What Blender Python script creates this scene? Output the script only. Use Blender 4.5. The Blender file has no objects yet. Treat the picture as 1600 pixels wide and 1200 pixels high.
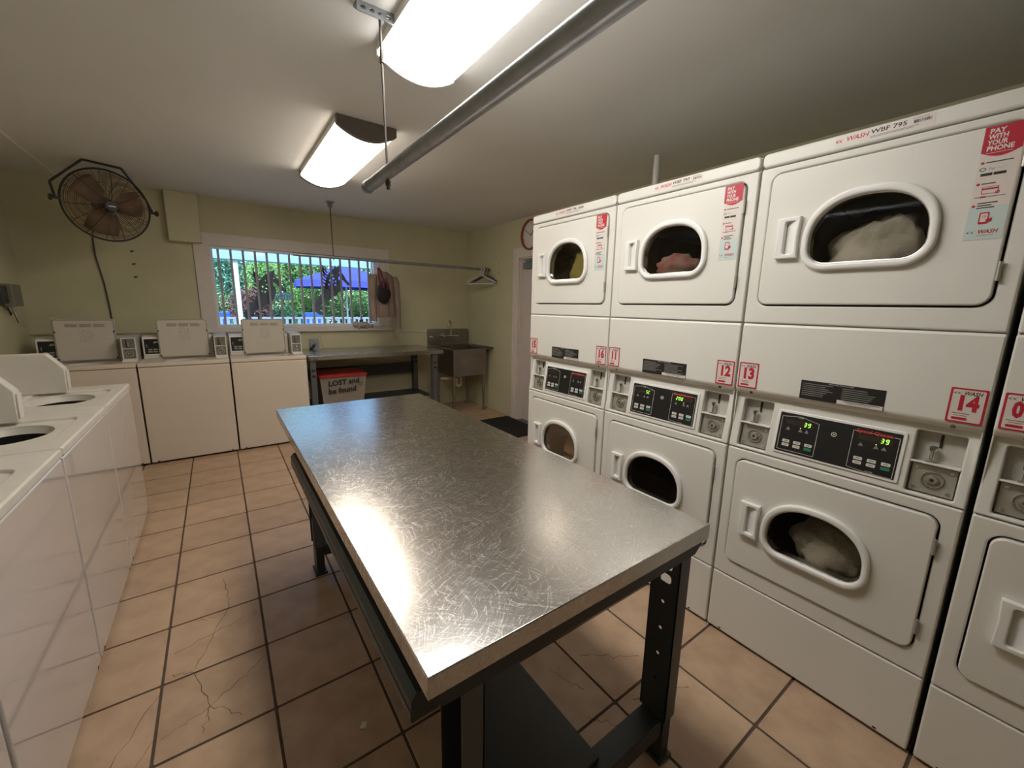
import bpy, bmesh, math, random
from mathutils import Vector, Matrix, noise
random.seed(7)
PI = math.pi
R = math.radians
SC = bpy.context.scene
COL = SC.collection

# ------------------------------------------------------------------ camera
YAW, PITCH, ROLL = 0.6253, 0.1872, 0.0188
CAM_H, FPX = 1.4214, 634.6263
fw = Vector((math.sin(YAW)*math.cos(PITCH), math.cos(YAW)*math.cos(PITCH), -math.sin(PITCH)))
rt = Vector((math.cos(YAW), -math.sin(YAW), 0))
up = rt.cross(fw)
r2 = rt*math.cos(ROLL) + up*math.sin(ROLL)
u2 = up*math.cos(ROLL) - rt*math.sin(ROLL)
cd = bpy.data.cameras.new('camera')
cd.sensor_width = 36.0
cd.lens = FPX/1600*36.0
cd.clip_start = 0.02
cam = bpy.data.objects.new('camera', cd)
COL.objects.link(cam)
m = Matrix((r2, u2, -fw)).transposed().to_4x4()
m.translation = Vector((0, 0, CAM_H))
cam.matrix_world = m
SC.camera = cam

# ------------------------------------------------------------------ world, sun, exposure
w = bpy.data.worlds.new('sky'); SC.world = w; w.use_nodes = True
nt = w.node_tree
sky = nt.nodes.new('ShaderNodeTexSky')
sky.sky_type = 'NISHITA'
sky.sun_disc = False
sky.sun_elevation = R(48)
sky.sun_rotation = R(200)
bg = nt.nodes['Background']
nt.links.new(sky.outputs[0], bg.inputs[0])
bg.inputs[1].default_value = 0.50
sd = bpy.data.lights.new('sun', 'SUN'); sd.energy = 5.0; sd.angle = R(0.6); sd.color = (.90, .97, 1.0)
sun = bpy.data.objects.new('sun', sd); COL.objects.link(sun)
sun.rotation_euler = (R(46), 0, R(-28))
vs = SC.view_settings
vs.view_transform = 'Standard'; vs.look = 'None'; vs.gamma = 1.0; vs.use_curve_mapping = False
vs.exposure = 0.58
LIGHT_NEAR, LIGHT_FAR = 12.5, 11.0

# ------------------------------------------------------------------ materials
MATS = {}
def pm(name, col, rough=.5, metal=0.0, var=0.0, vscale=6.0, bump=0.0, bscale=60.0, spec=.5, emit=None, estr=0.0,
       rvar=0.0, coat=0.0, objrand=0.0, col2=None, stretch=None, alpha=None, detail=4.0):
    if name in MATS: return MATS[name]
    mt = bpy.data.materials.new(name); mt.use_nodes = True
    n = mt.node_tree.nodes; l = mt.node_tree.links
    b = n['Principled BSDF']
    c4 = (*col, 1)
    b.inputs['Base Color'].default_value = c4
    b.inputs['Roughness'].default_value = rough
    b.inputs['Metallic'].default_value = metal
    b.inputs['Specular IOR Level'].default_value = spec
    if coat: b.inputs['Coat Weight'].default_value = coat; b.inputs['Coat Roughness'].default_value = .06
    if emit:
        b.inputs['Emission Color'].default_value = (*emit, 1); b.inputs['Emission Strength'].default_value = estr
    if var or bump or rvar or col2:
        tc = n.new('ShaderNodeTexCoord'); mp = n.new('ShaderNodeMapping')
        l.new(tc.outputs['Object'], mp.inputs[0])
        if stretch: mp.inputs['Scale'].default_value = stretch
    if var or col2:
        nz = n.new('ShaderNodeTexNoise'); nz.inputs['Scale'].default_value = vscale; nz.inputs['Detail'].default_value = detail
        l.new(mp.outputs[0], nz.inputs[0])
        cr = n.new('ShaderNodeValToRGB')
        cr.color_ramp.elements[0].position = .3; cr.color_ramp.elements[1].position = .7
        lo = [max(0, c*(1-var)) for c in col] if not col2 else col2
        hi = [min(1, c*(1+var)) for c in col] if not col2 else col
        cr.color_ramp.elements[0].color = (*lo, 1); cr.color_ramp.elements[1].color = (*hi, 1)
        l.new(nz.outputs[0], cr.inputs[0])
        out = cr.outputs[0]
        if objrand:
            oi = n.new('ShaderNodeObjectInfo'); hs = n.new('ShaderNodeHueSaturation')
            mr = n.new('ShaderNodeMapRange'); mr.inputs[3].default_value = 1-objrand; mr.inputs[4].default_value = 1+objrand
            l.new(oi.outputs['Random'], mr.inputs[0]); l.new(mr.outputs[0], hs.inputs['Value'])
            l.new(out, hs.inputs['Color']); out = hs.outputs[0]
        l.new(out, b.inputs['Base Color'])
    if rvar:
        nr = n.new('ShaderNodeTexNoise'); nr.inputs['Scale'].default_value = bscale*.5; nr.inputs['Detail'].default_value = 3
        l.new(mp.outputs[0], nr.inputs[0])
        mr2 = n.new('ShaderNodeMapRange'); mr2.inputs[3].default_value = max(.02, rough-rvar); mr2.inputs[4].default_value = rough+rvar
        l.new(nr.outputs[0], mr2.inputs[0]); l.new(mr2.outputs[0], b.inputs['Roughness'])
    if bump:
        nb = n.new('ShaderNodeTexNoise'); nb.inputs['Scale'].default_value = bscale; nb.inputs['Detail'].default_value = 3
        l.new(mp.outputs[0], nb.inputs[0])
        bp = n.new('ShaderNodeBump'); bp.inputs['Strength'].default_value = bump; bp.inputs['Distance'].default_value = .01
        l.new(nb.outputs[0], bp.inputs['Height']); l.new(bp.outputs[0], b.inputs['Normal'])
    MATS[name] = mt
    return mt

def glass_mat(name, tint=(1, 1, 1), gloss=.3):
    mt = bpy.data.materials.new(name); mt.use_nodes = True
    n = mt.node_tree.nodes; l = mt.node_tree.links
    n.remove(n['Principled BSDF'])
    tr = n.new('ShaderNodeBsdfTransparent'); tr.inputs[0].default_value = (*tint, 1)
    gl = n.new('ShaderNodeBsdfGlossy'); gl.inputs['Roughness'].default_value = .04
    fr = n.new('ShaderNodeFresnel'); fr.inputs[0].default_value = 1.45
    mx = n.new('ShaderNodeMixShader')
    mu = n.new('ShaderNodeMath'); mu.operation = 'MULTIPLY'; mu.inputs[1].default_value = gloss
    l.new(fr.outputs[0], mu.inputs[0]); l.new(mu.outputs[0], mx.inputs[0]); l.new(tr.outputs[0], mx.inputs[1]); l.new(gl.outputs[0], mx.inputs[2])
    l.new(mx.outputs[0], n['Material Output'].inputs[0])
    MATS[name] = mt
    return mt

def steel_mat(name, col, rough, scratch=.12):
    """brushed, swirl-scratched stainless steel"""
    mt = bpy.data.materials.new(name); mt.use_nodes = True
    n = mt.node_tree.nodes; l = mt.node_tree.links
    b = n['Principled BSDF']; b.inputs['Metallic'].default_value = 1.0
    tc = n.new('ShaderNodeTexCoord')
    hs = []
    for k, (ang, sx, sy) in enumerate([(20, 8, 310), (-35, 10, 370), (75, 8, 340), (-70, 9, 320), (2, 11, 390), (48, 10, 350)]):
        warp = n.new('ShaderNodeTexNoise'); warp.inputs['Scale'].default_value = 1.5 + .5*k
        l.new(tc.outputs['Object'], warp.inputs[0])
        va = n.new('ShaderNodeVectorMath'); va.operation = 'MULTIPLY_ADD'
        va.inputs[1].default_value = (.4, .4, 0); l.new(warp.outputs['Color'], va.inputs[0]); l.new(tc.outputs['Object'], va.inputs[2])
        mp = n.new('ShaderNodeMapping'); mp.vector_type = 'TEXTURE'
        mp.inputs['Rotation'].default_value = (0, 0, R(ang)); mp.inputs['Scale'].default_value = (1/sx, 1/sy, 1)
        l.new(va.outputs[0], mp.inputs[0])
        nz = n.new('ShaderNodeTexNoise'); nz.inputs['Scale'].default_value = 1.7; nz.inputs['Detail'].default_value = 2
        l.new(mp.outputs[0], nz.inputs[0])
        th = n.new('ShaderNodeMapRange'); th.inputs[1].default_value = .56; th.inputs[2].default_value = .74
        l.new(nz.outputs[0], th.inputs[0])
        hs.append(th.outputs[0])
    s = hs[0]
    for h in hs[1:]:
        ad = n.new('ShaderNodeMath'); ad.operation = 'ADD'; l.new(s, ad.inputs[0]); l.new(h, ad.inputs[1]); s = ad.outputs[0]
    bp = n.new('ShaderNodeBump'); bp.inputs['Strength'].default_value = scratch; bp.inputs['Distance'].default_value = .001
    l.new(s, bp.inputs['Height']); l.new(bp.outputs[0], b.inputs['Normal'])
    mr = n.new('ShaderNodeMapRange'); mr.inputs[1].default_value = 0; mr.inputs[2].default_value = 1.6
    mr.inputs[3].default_value = rough; mr.inputs[4].default_value = rough*1.6
    l.new(s, mr.inputs[0]); l.new(mr.outputs[0], b.inputs['Roughness'])
    mc = n.new('ShaderNodeMapRange'); mc.inputs[1].default_value = 0; mc.inputs[2].default_value = 1.6
    mc.inputs[3].default_value = .98; mc.inputs[4].default_value = 1.08
    l.new(s, mc.inputs[0])
    vm = n.new('ShaderNodeVectorMath'); vm.operation = 'SCALE'; vm.inputs[0].default_value = col
    l.new(mc.outputs[0], vm.inputs['Scale']); l.new(vm.outputs[0], b.inputs['Base Color'])
    MATS[name] = mt
    return mt

WALL = pm('wall_paint', (.60, .57, .39), .42, var=.05, vscale=2.5, bump=.06, bscale=35)
CEIL = pm('ceiling_paint', (.74, .73, .70), .75, var=.03, vscale=1.4, bump=.05, bscale=25)
TRIMW = pm('white_trim_paint', (.72, .66, .62), .4, var=.03, vscale=8)
FRAMEW = pm('white_window_frame', (.80, .79, .80), .35, var=.02)
DOORM = pm('door_paint', (.62, .55, .53), .45, var=.03, vscale=5)
ENAM = pm('cream_enamel', (.78, .76, .705), .38, var=.015, vscale=3, bump=.02, bscale=220)
ENAM2 = pm('washer_enamel', (.68, .64, .61), .05, var=.015, vscale=3, coat=.9)
DECK = pm('washer_deck_plastic', (.74, .70, .63), .35, var=.05, vscale=9, bump=.03, bscale=30)
ENAM3 = pm('old_washer_enamel', (.74, .66, .57), .42, var=.02, vscale=3)
RINGM = pm('white_plastic', (.86, .85, .82), .28, var=.01)
GAP = pm('dark_gap', (.02, .018, .015), .8)
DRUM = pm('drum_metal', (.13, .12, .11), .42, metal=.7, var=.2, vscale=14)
BLACK = pm('black_plastic', (.012, .012, .013), .35)
LABELB = pm('black_label', (.015, .014, .013), .45)
PRINTW = pm('print_white', (.75, .72, .66), .5)
PRINTG = pm('print_grey', (.28, .27, .25), .5)
PRINTD = pm('print_black', (.03, .028, .026), .5)
PRINTR = pm('print_red', (.52, .02, .045), .42)
PRINTT = pm('print_teal', (.58, .68, .66), .45)
PRINTGR = pm('print_green', (.03, .22, .14), .45)
BRANDR = pm('brand_red', (.60, .05, .04), .45)
STICKW = pm('sticker_white', (.76, .69, .64), .4)
LED = pm('led_green', (.1, .4, .02), .5, emit=(.42, 1.0, .10), estr=1.3)
LEDA = pm('indicator_amber', (.5, .4, .05), .5, emit=(1.0, .8, .2), estr=1.2)
DISP = pm('display_window', (.035, .026, .02), .2)
CHROME = pm('chrome', (.62, .60, .57), .22, metal=1, var=.1, vscale=20)
COINP = pm('coin_plate', (.46, .44, .40), .4, metal=.55, var=.12, vscale=18, bump=.05, bscale=50)
RECESS = pm('coin_recess', (.52, .50, .45), .5, var=.08, vscale=12)
STEEL = steel_mat('table_steel', (.62, .605, .585), .20, .03)
STEELB = steel_mat('bench_steel', (.50, .485, .47), .2, .03)
SINKS = pm('sink_steel', (.34, .31, .29), .36, metal=1, var=.12, vscale=7, rvar=.08)
DARKST = pm('dark_steel_paint', (.035, .042, .045), .42, var=.1, vscale=9)
GREYST = pm('grey_steel_paint', (.10, .105, .11), .45, var=.1, vscale=9)
PIPE = pm('galvanised_pipe', (.33, .35, .37), .42, metal=.75, var=.12, vscale=20, rvar=.1)
ROD = pm('threaded_rod', (.10, .09, .08), .5, metal=.7)
RUST = pm('rusty_wire', (.20, .12, .07), .7, metal=.3, var=.5, vscale=12)
FANB = pm('fan_black', (.015, .015, .015), .45)
FANBL = pm('fan_blade', (.17, .115, .075), .5, var=.3, vscale=9)
FIXT = pm('fixture_grey', (.16, .135, .115), .5, var=.1)
FIXW = pm('fixture_white', (.75, .73, .70), .45)
TILE = pm('floor_tile', (.56, .40, .27), .36, var=0, vscale=8.5, col2=(.43, .285, .185), bump=.05, bscale=30, objrand=.07, rvar=.06, detail=7)
GROUT = pm('grout', (.10, .068, .048), .8, var=.2, vscale=20)
CRACK = pm('crack_dark', (.09, .055, .035), .8)
RED = pm('red_plastic', (.50, .035, .025), .35)
BINC = pm('cloudy_plastic', (.32, .28, .25), .4, var=.06)
MAT = pm('black_rubber', (.006, .006, .006), .85, bump=.2, bscale=120)
PVC = pm('pvc_white', (.70, .64, .52), .4)
CLOCKR = pm('clock_rim', (.28, .055, .035), .35)
CLOCKF = pm('clock_face', (.74, .70, .68), .4)
GREYBOX = pm('grey_box', (.22, .20, .17), .6, var=.1)
CLOSER = pm('door_closer_metal', (.22, .25, .29), .4, metal=.4)
GLASS = glass_mat('window_glass', (.92, .98, 1.0))
DGLASS = glass_mat('dryer_glass', (.90, .89, .86), .5)
def diff(name, strength, col=(1.0, .955, .90)):
    return pm(name, (.9, .88, .82), .5, emit=col, estr=strength)

# ------------------------------------------------------------------ mesh builder
def mesh_data(me):
    return [v.co.copy() for v in me.vertices], [tuple(p.vertices) for p in me.polygons]
TXT = {}
def text_data(body, size, shear=0, bold=0.0, align='LEFT', spacing=1.0):
    k = (body, round(size, 5), shear, bold, align, spacing)
    if k not in TXT:
        c = bpy.data.curves.new('t', 'FONT'); c.body = body; c.size = size; c.shear = shear
        c.align_x = align; c.align_y = 'CENTER'; c.offset = bold*size; c.resolution_u = 2; c.space_character = spacing
        o = bpy.data.objects.new('t', c)
        me = bpy.data.meshes.new_from_object(o)
        TXT[k] = mesh_data(me)
        bpy.data.meshes.remove(me); bpy.data.objects.remove(o); bpy.data.curves.remove(c)
    return TXT[k]
def plate_data(loops, t, bevel=0.0, seg=2):
    """flat plate in XY (z = -t/2..t/2) from an outline and holes, with rounded edges"""
    c = bpy.data.curves.new('p', 'CURVE'); c.dimensions = '2D'; c.fill_mode = 'BOTH'
    bevel = min(bevel, t*.49)
    c.extrude = t/2-bevel; c.bevel_depth = bevel; c.bevel_resolution = seg-1 if bevel else 0; c.offset = -bevel
    for lp in loops:
        s = c.splines.new('POLY'); s.points.add(len(lp)-1); s.use_cyclic_u = True
        for i, q in enumerate(lp): s.points[i].co = (q[0], q[1], 0, 1)
    o = bpy.data.objects.new('p', c)
    me = bpy.data.meshes.new_from_object(o)
    bm = bmesh.new(); bm.from_mesh(me); bmesh.ops.remove_doubles(bm, verts=bm.verts, dist=1e-6); bm.to_mesh(me); bm.free()
    d = mesh_data(me)
    bpy.data.meshes.remove(me); bpy.data.objects.remove(o); bpy.data.curves.remove(c)
    return d
def rrect(x0, x1, y0, y1, r, n=6):
    pts = []
    for cx, cy, a in ((x1-r, y0+r, -90), (x1-r, y1-r, 0), (x0+r, y1-r, 90), (x0+r, y0+r, 180)):
        for i in range(n+1):
            t = R(a+90*i/n); pts.append((cx+r*math.cos(t), cy+r*math.sin(t)))
    return pts
def rect(x0, x1, y0, y1): return [(x0, y0), (x1, y0), (x1, y1), (x0, y1)]
def circle(cx, cy, r, n=24, ry=None):
    ry = r if ry is None else ry
    return [(cx+r*math.cos(2*PI*i/n), cy+ry*math.sin(2*PI*i/n)) for i in range(n)]
def dshape(cx, w, z0, z1, top, rb, n=14):
    """rounded arch: flat bottom with round corners, wide elliptical top"""
    a = w/2; zc = z1-top; pts = []
    for i in range(7):
        t = R(-90+90*i/6); pts.append((cx+a-rb+rb*math.cos(t), z0+rb+rb*math.sin(t)))
    for i in range(1, 2*n):
        t = PI*i/(2*n); e = .88
        c, s = math.cos(t), math.sin(t)
        pts.append((cx+a*math.copysign(abs(c)**e, c), zc+top*abs(s)**e))
    for i in range(7):
        t = R(180+90*i/6); pts.append((cx-a+rb+rb*math.cos(t), z0+rb+rb*math.sin(t)))
    return pts
# frames: columns are the directions of plate u, v and thickness
def frame(o, u, v, n):
    return Matrix(((u[0], v[0], n[0], o[0]), (u[1], v[1], n[1], o[1]), (u[2], v[2], n[2], o[2]), (0, 0, 0, 1)))
FRONT = frame((0, 0, 0), (1, 0, 0), (0, 0, 1), (0, 1, 0))     # plate u->x, v->z, thickness->y (into the machine)
FLAT = Matrix.Identity(4)
ISIDE = frame((0, 0, 0), (0, 1, 0), (0, 0, 1), (1, 0, 0))     # u->y, v->z, thickness->x

class MB:
    def __init__(s): s.v = []; s.f = []; s.mi = []; s.mats = []
    def mid(s, m):
        if m not in s.mats: s.mats.append(m)
        return s.mats.index(m)
    def add(s, v, f, m, M=None):
        b = len(s.v); k = s.mid(m)
        s.v += [tuple(M @ Vector(q)) if M is not None else tuple(q) for q in v]
        for q in f: s.f.append(tuple(b+i for i in q)); s.mi.append(k)
        return s
    def box(s, x0, x1, y0, y1, z0, z1, m, M=None):
        v = [(x, y, z) for z in (z0, z1) for y in (y0, y1) for x in (x0, x1)]
        return s.add(v, [(0, 2, 3, 1), (4, 5, 7, 6), (0, 1, 5, 4), (2, 6, 7, 3), (0, 4, 6, 2), (1, 3, 7, 5)], m, M)
    def plate(s, loops, n0, n1, m, M=FRONT, bevel=0.0, seg=2):
        v, f = plate_data(loops, n1-n0, bevel, seg); c = (n0+n1)/2
        return s.add([(q[0], q[1], q[2]+c) for q in v], f, m, M)
    def text(s, body, u, v, size, m, M=FRONT, n=-.001, align='LEFT', shear=0, bold=0.0, spacing=1.0, sx=1.0, fit=None):
        vv, f = text_data(body, size, shear, bold, align, spacing)
        if fit: sx = fit/(max(q[0] for q in vv)-min(q[0] for q in vv))
        return s.add([(q[0]*sx+u, q[1]+v, n) for q in vv], f, m, M)
    def quad(s, u0, u1, v0, v1, m, M=FRONT, n=-.001):
        return s.add([(u0, v0, n), (u1, v0, n), (u1, v1, n), (u0, v1, n)], [(0, 1, 2, 3)], m, M)
    def poly(s, pts, m, M=FRONT, n=-.001):
        return s.add([(a, b, n) for a, b in pts], [tuple(range(len(pts)))], m, M)
    def prism(s, pts, a0, a1, m, axis='x', M=None):
        """pts = (p,q): axis x -> (y,z); axis y -> (x,z); axis z -> (x,y)"""
        n = len(pts)
        g = {'x': lambda a, p: (a, p[0], p[1]), 'y': lambda a, p: (p[0], a, p[1]), 'z': lambda a, p: (p[0], p[1], a)}[axis]
        v = [g(a0, p) for p in pts] + [g(a1, p) for p in pts]
        f = [tuple(range(n)), tuple(range(2*n-1, n-1, -1))] + [(i, (i+1) % n, n+(i+1) % n, n+i) for i in range(n)]
        return s.add(v, f, m, M)
    def tube(s, pts, r, m, n=8, closed=False, M=None, cap=True):
        pts = [Vector(p) for p in pts]; k = len(pts)
        rs = r if isinstance(r, (list, tuple)) else [r]*k
        v = []; f = []; prev = None
        for i, p in enumerate(pts):
            if closed: t = pts[(i+1) % k]-pts[i-1]
            else: t = pts[min(i+1, k-1)]-pts[max(i-1, 0)]
            t.normalize()
            if prev is None:
                a = t.cross(Vector((0, 0, 1)))
                if a.length < .05: a = t.cross(Vector((1, 0, 0)))
            else: a = prev - t*prev.dot(t)
            a.normalize(); prev = a; b = t.cross(a)
            for j in range(n):
                th = 2*PI*j/n; v.append(p + (a*math.cos(th)+b*math.sin(th))*rs[i])
        for i in range(k if closed else k-1):
            for j in range(n):
                q = (i+1) % k
                f.append((i*n+j, i*n+(j+1) % n, q*n+(j+1) % n, q*n+j))
        if cap and not closed: f += [tuple(range(n-1, -1, -1)), tuple((k-1)*n+j for j in range(n))]
        return s.add(v, f, m, M)
    def cyl(s, p0, p1, r, m, n=20, r2=None, M=None): return s.tube([p0, p1], [r, r if r2 is None else r2], m, n, M=M)
    def build(s, name, parent=None, bevel=0.0, smooth=True, seg=2, recalc=True, loc=None):
        me = bpy.data.meshes.new(name); me.from_pydata(s.v, [], s.f)
        for mt in s.mats: me.materials.append(mt)
        me.polygons.foreach_set('material_index', s.mi)
        if recalc:
            bm = bmesh.new(); bm.from_mesh(me); bmesh.ops.recalc_face_normals(bm, faces=bm.faces); bm.to_mesh(me); bm.free()
        if smooth:
            me.polygons.foreach_set('use_smooth', [True]*len(me.polygons)); me.set_sharp_from_angle(angle=R(38))
        me.update()
        o = bpy.data.objects.new(name, me); COL.objects.link(o)
        if parent: o.parent = parent
        if loc: o.location = loc
        if bevel:
            b = o.modifiers.new('bevel', 'BEVEL'); b.width = bevel; b.segments = seg; b.limit_method = 'ANGLE'; b.angle_limit = R(40)
        if smooth and recalc:
            wn = o.modifiers.new('weighted', 'WEIGHTED_NORMAL'); wn.keep_sharp = True; wn.weight = 100
        return o
def tag(o, label=None, cat=None, group=None, kind=None):
    if label: o['label'] = label
    if cat: o['category'] = cat
    if group: o['group'] = group
    if kind: o['kind'] = kind
    return o
def empty(name, loc=(0, 0, 0), rz=0, label=None, cat=None, group=None, kind=None):
    o = bpy.data.objects.new(name, None); COL.objects.link(o); o.empty_display_size = .1
    o.location = loc; o.rotation_euler = (0, 0, rz)
    return tag(o, label, cat, group, kind)
def share(o, name, parent, loc=None, rot=None):
    c = o.copy(); c.name = name; COL.objects.link(c); c.parent = parent
    c.matrix_parent_inverse = o.matrix_parent_inverse.copy()
    if loc is not None: c.location = loc
    if rot is not None: c.rotation_euler = rot
    return c

# ------------------------------------------------------------------ room
XL, XR, YB, YF, H = -1.34, 3.03, 5.348, -2.3, 2.449
WX0, WX1, WZ0, WZ1 = -0.005, 1.735, 1.145, 1.985      # window opening
DY0, DY1, DZ = 3.16, 4.075, 2.00                       # door opening in the right wall
T = .2
fl = MB().box(XL-T, XR+T, YF-T, YB+T, -.12, -.004, GROUT).build('floor'); tag(fl, kind='structure', label='tan square ceramic floor tiles with dark grout')
mb = MB().box(XL-T, XR+T, YF-T, YB+T, H, H+.2, CEIL)
mb.prism([(-1.03, H+.001), (-1.0, H-.006), (-.985, H+.001)], YF, YB, CEIL, 'y')
tag(mb.build('ceiling'), kind='structure')
mb = MB()
mb.box(XL-T, WX0, YB, YB+T, 0, H, WALL).box(WX1, XR+T, YB, YB+T, 0, H, WALL)
mb.box(WX0, WX1, YB, YB+T, 0, WZ0, WALL).box(WX0, WX1, YB, YB+T, WZ1, H, WALL)
tag(mb.build('wall_back', smooth=False), kind='structure')
tag(MB().box(XL-T, XL, YF-T, YB, 0, H, WALL).build('wall_left'), kind='structure')
mb = MB().box(XR, XR+T, YF-T, DY0, 0, H, WALL).box(XR, XR+T, DY1, YB, 0, H, WALL).box(XR, XR+T, DY0, DY1, DZ, H, WALL)
tag(mb.build('wall_right', smooth=False), kind='structure')
tag(MB().box(XL, XR, YF-T, YF, 0, H, WALL).build('wall_front'), kind='structure')
tag(MB().box(-.305, -.05, YB-.10, YB, 1.992, H, WALL).build('trim_1', bevel=.006), kind='structure', label='boxed pale green soffit above the window corner')

# floor tiles, each a piece of its own
TP = .3388; G = .0045
def tile_mesh(wx, wy):
    mb = MB(); mb.plate([rrect(-wx/2, wx/2, -wy/2, wy/2, .006, 2)], -.004, .0, TILE, FLAT, bevel=.0015, seg=1)
    o = mb.build('tile'); return o
first = {}
ix0 = math.floor((XL-.042)/TP); iy0 = math.floor((YF-.781)/TP)
for i in range(ix0, ix0+15):
    for j in range(iy0, iy0+26):
        x0, x1 = max(.042+TP*i, XL)+G, min(.042+TP*(i+1), XR)-G
        y0, y1 = max(.781+TP*j, YF)+G, min(.781+TP*(j+1), YB)-G
        if x1-x0 < .02 or y1-y0 < .02: continue
        k = (round(x1-x0, 3), round(y1-y0, 3))
        if k not in first:
            o = first[k] = tile_mesh(*k); o.parent = fl
        else: o = share(first[k], 'tile', fl)
        o.location = ((x0+x1)/2, (y0+y1)/2, 0)
        o.rotation_euler = (0, 0, random.choice((0, 0, PI)))
# cracks in the tiles (fine dark lines with their own course)
def crack(pts, wd=.0022):
    v = []; f = []
    for i, (x, y) in enumerate(pts):
        a = pts[max(i-1, 0)]; b = pts[min(i+1, len(pts)-1)]
        dx, dy = b[0]-a[0], b[1]-a[1]; L = math.hypot(dx, dy) or 1
        ww = wd*(.5+.8*random.random())/2
        v += [(x-dy/L*ww, y+dx/L*ww, .0004), (x+dy/L*ww, y-dx/L*ww, .0004)]
    for i in range(len(pts)-1): f.append((2*i, 2*i+1, 2*i+3, 2*i+2))
    MB().add(v, f, CRACK).build('tile_crack', fl, recalc=False)
def wander(a, b, n=9, amp=.012):
    out = []
    for i in range(n+1):
        t = i/n; x = a[0]+(b[0]-a[0])*t; y = a[1]+(b[1]-a[1])*t
        k = amp*math.sin(PI*t)
        out.append((x+random.uniform(-k, k), y+random.uniform(-k, k)))
    return out
for a, b in [((-.10, 2.39), (-.08, 2.16)), ((-.08, 2.16), (-.20, 1.82)), ((-.20, 1.79), (-.15, 1.60)), ((-.15, 1.60), (-.17, 1.50)),
             ((-.15, 1.60), (.035, 1.74)), ((-.15, 1.60), (-.28, 1.55)), ((-.29, 1.77), (-.47, 1.40)), ((-.29, 1.58), (-.40, 1.38)),
             ((-.20, 2.12), (-.13, 2.10)), ((-.27, 1.95), (-.02, 2.03)), ((-.27, 1.83), (-.20, 1.80)), ((1.10, 1.00), (1.30, .86)),
             ((1.12, .75), (1.34, .66)), ((.95, 1.02), (1.0, .88)), ((.93, .80), (1.02, .70)), ((-.15, 1.60), (-.06, 1.50))]:
    crack(wander(a, b))

# window: frame, glass panes, vertical bars, trim
win = empty('window_1', (0, YB, 0), kind='structure'); tag(win, 'barred window with pale trim overlooking the garden')
mb = MB(); mb.plate([rect(WX0-.125, WX1+.125, WZ0-.03, WZ1+.122), rect(WX0, WX1, WZ0, WZ1)], -.022, 0, TRIMW, bevel=.004)
mb.build('window_trim', win)
mb = MB(); mb.plate([rect(WX0, WX1, WZ0, WZ1), rrect(WX0+.03, WX1-.03, WZ0+.035, WZ1-.022, .004, 2)], -.004, .12, FRAMEW, bevel=.003)
mb.plate([rect(WX1-.075, WX1-.029, WZ0+.03, WZ1-.02), rect(WX1-.06, WX1-.045, WZ0+.045, WZ1-.035)], .06, .10, FRAMEW)
mb.build('window_frame', win)
MB().box(WX0+.025, WX1-.025, .088, .094, WZ0+.03, WZ1-.018, GLASS).build('pane', win)
BARM = pm('bar_paint', (.40, .38, .40), .45, var=.05)
b0 = None
for i in range(15):
    x = .071+.1102*i
    if b0 is None: b0 = o = MB().box(-.011, .011, -.011, .011, WZ0+.035, WZ1-.022, BARM).build('bar', win, bevel=.002)
    else: o = share(b0, 'bar', win)
    o.location = (x, .062, 0)
MB().box(WX0-.14, WX1+.15, -.055, 0, WZ0-.05, WZ0-.028, TRIMW).build('window_sill', win, bevel=.004)

# door in the right wall
door = empty('door_1', (XR, 0, 0), kind='structure'); tag(door, 'pale pinkish door half hidden behind the far dryers')
MB().plate([rect(DY0+.01, DY1-.01, .012, DZ-.012)], .05, .09, DOORM, ISIDE, bevel=.003).build('door_leaf', door)
mb = MB(); a = .115
mb.plate([[(DY0-a, 0), (DY0, 0), (DY0, DZ), (DY1, DZ), (DY1, 0), (DY1+a, 0), (DY1+a, DZ+a), (DY0-a, DZ+a)]], -.022, 0, TRIMW, ISIDE, bevel=.004)
mb.box(-.03, -.0, DY1+.055, DY1+.085, 0, DZ+.06, TRIMW)
mb.build('door_casing', door)
mb = MB().box(0, .2, DY1-.012, DY1, 0, DZ, TRIMW).box(0, .2, DY0, DY0+.012, 0, DZ, TRIMW).box(0, .2, DY0, DY1, DZ-.012, DZ, TRIMW)
mb.build('door_jamb', door)
mb = MB().box(.0, .05, 3.72, 4.02, DZ-.125, DZ-.06, CLOSER).box(.01, .02, 3.60, 4.0, DZ-.045, DZ-.03, CLOSER)
mb.build('door_closer', door, bevel=.004)

# ------------------------------------------------------------------ stacked dryers
DX, DY0_, DW = 1.7062, 2.1672, .683
def sticker_number(num, u0, z0, parent, w=.073, h=.101):
    mb = MB(); M = FRONT.copy(); M.translation = (u0, 0, z0)
    mb.plate([rrect(0, w, 0, h, .003, 2)], -.0008, 0, PRINTR, M)
    mb.plate([rrect(.005, w-.005, .005, h-.005, .003, 2)], -.0012, -.0008, STICKW, M)
    n = -.0015
    mb.text('WASH', w*.36, h*.855, .0155, PRINTD, M, n, shear=.25, bold=.02, fit=w*.48)
    for k in range(2):
        c = .024-.008*k
        mb.poly([(c, h*.90), (c-.011, h*.855), (c-.002, h*.81), (c-.007, h*.855)], PRINTD, M, n)
    mb.text(num, w*.5, h*.555, .058, PRINTR, M, n, align='CENTER', bold=.05, fit=w*(.54 if num != '11' else .40))
    mb.quad(.011, w*.62, h*.27, h*.285, PRINTD, M, n); mb.quad(.015, w*.55, h*.21, h*.225, PRINTR, M, n)
    mb.plate([rrect(.011, w*.58, h*.09, h*.165, .003, 2)], -.0015, -.0012, PRINTR, M)
    mb.build('number_sticker', parent, smooth=False)
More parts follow.
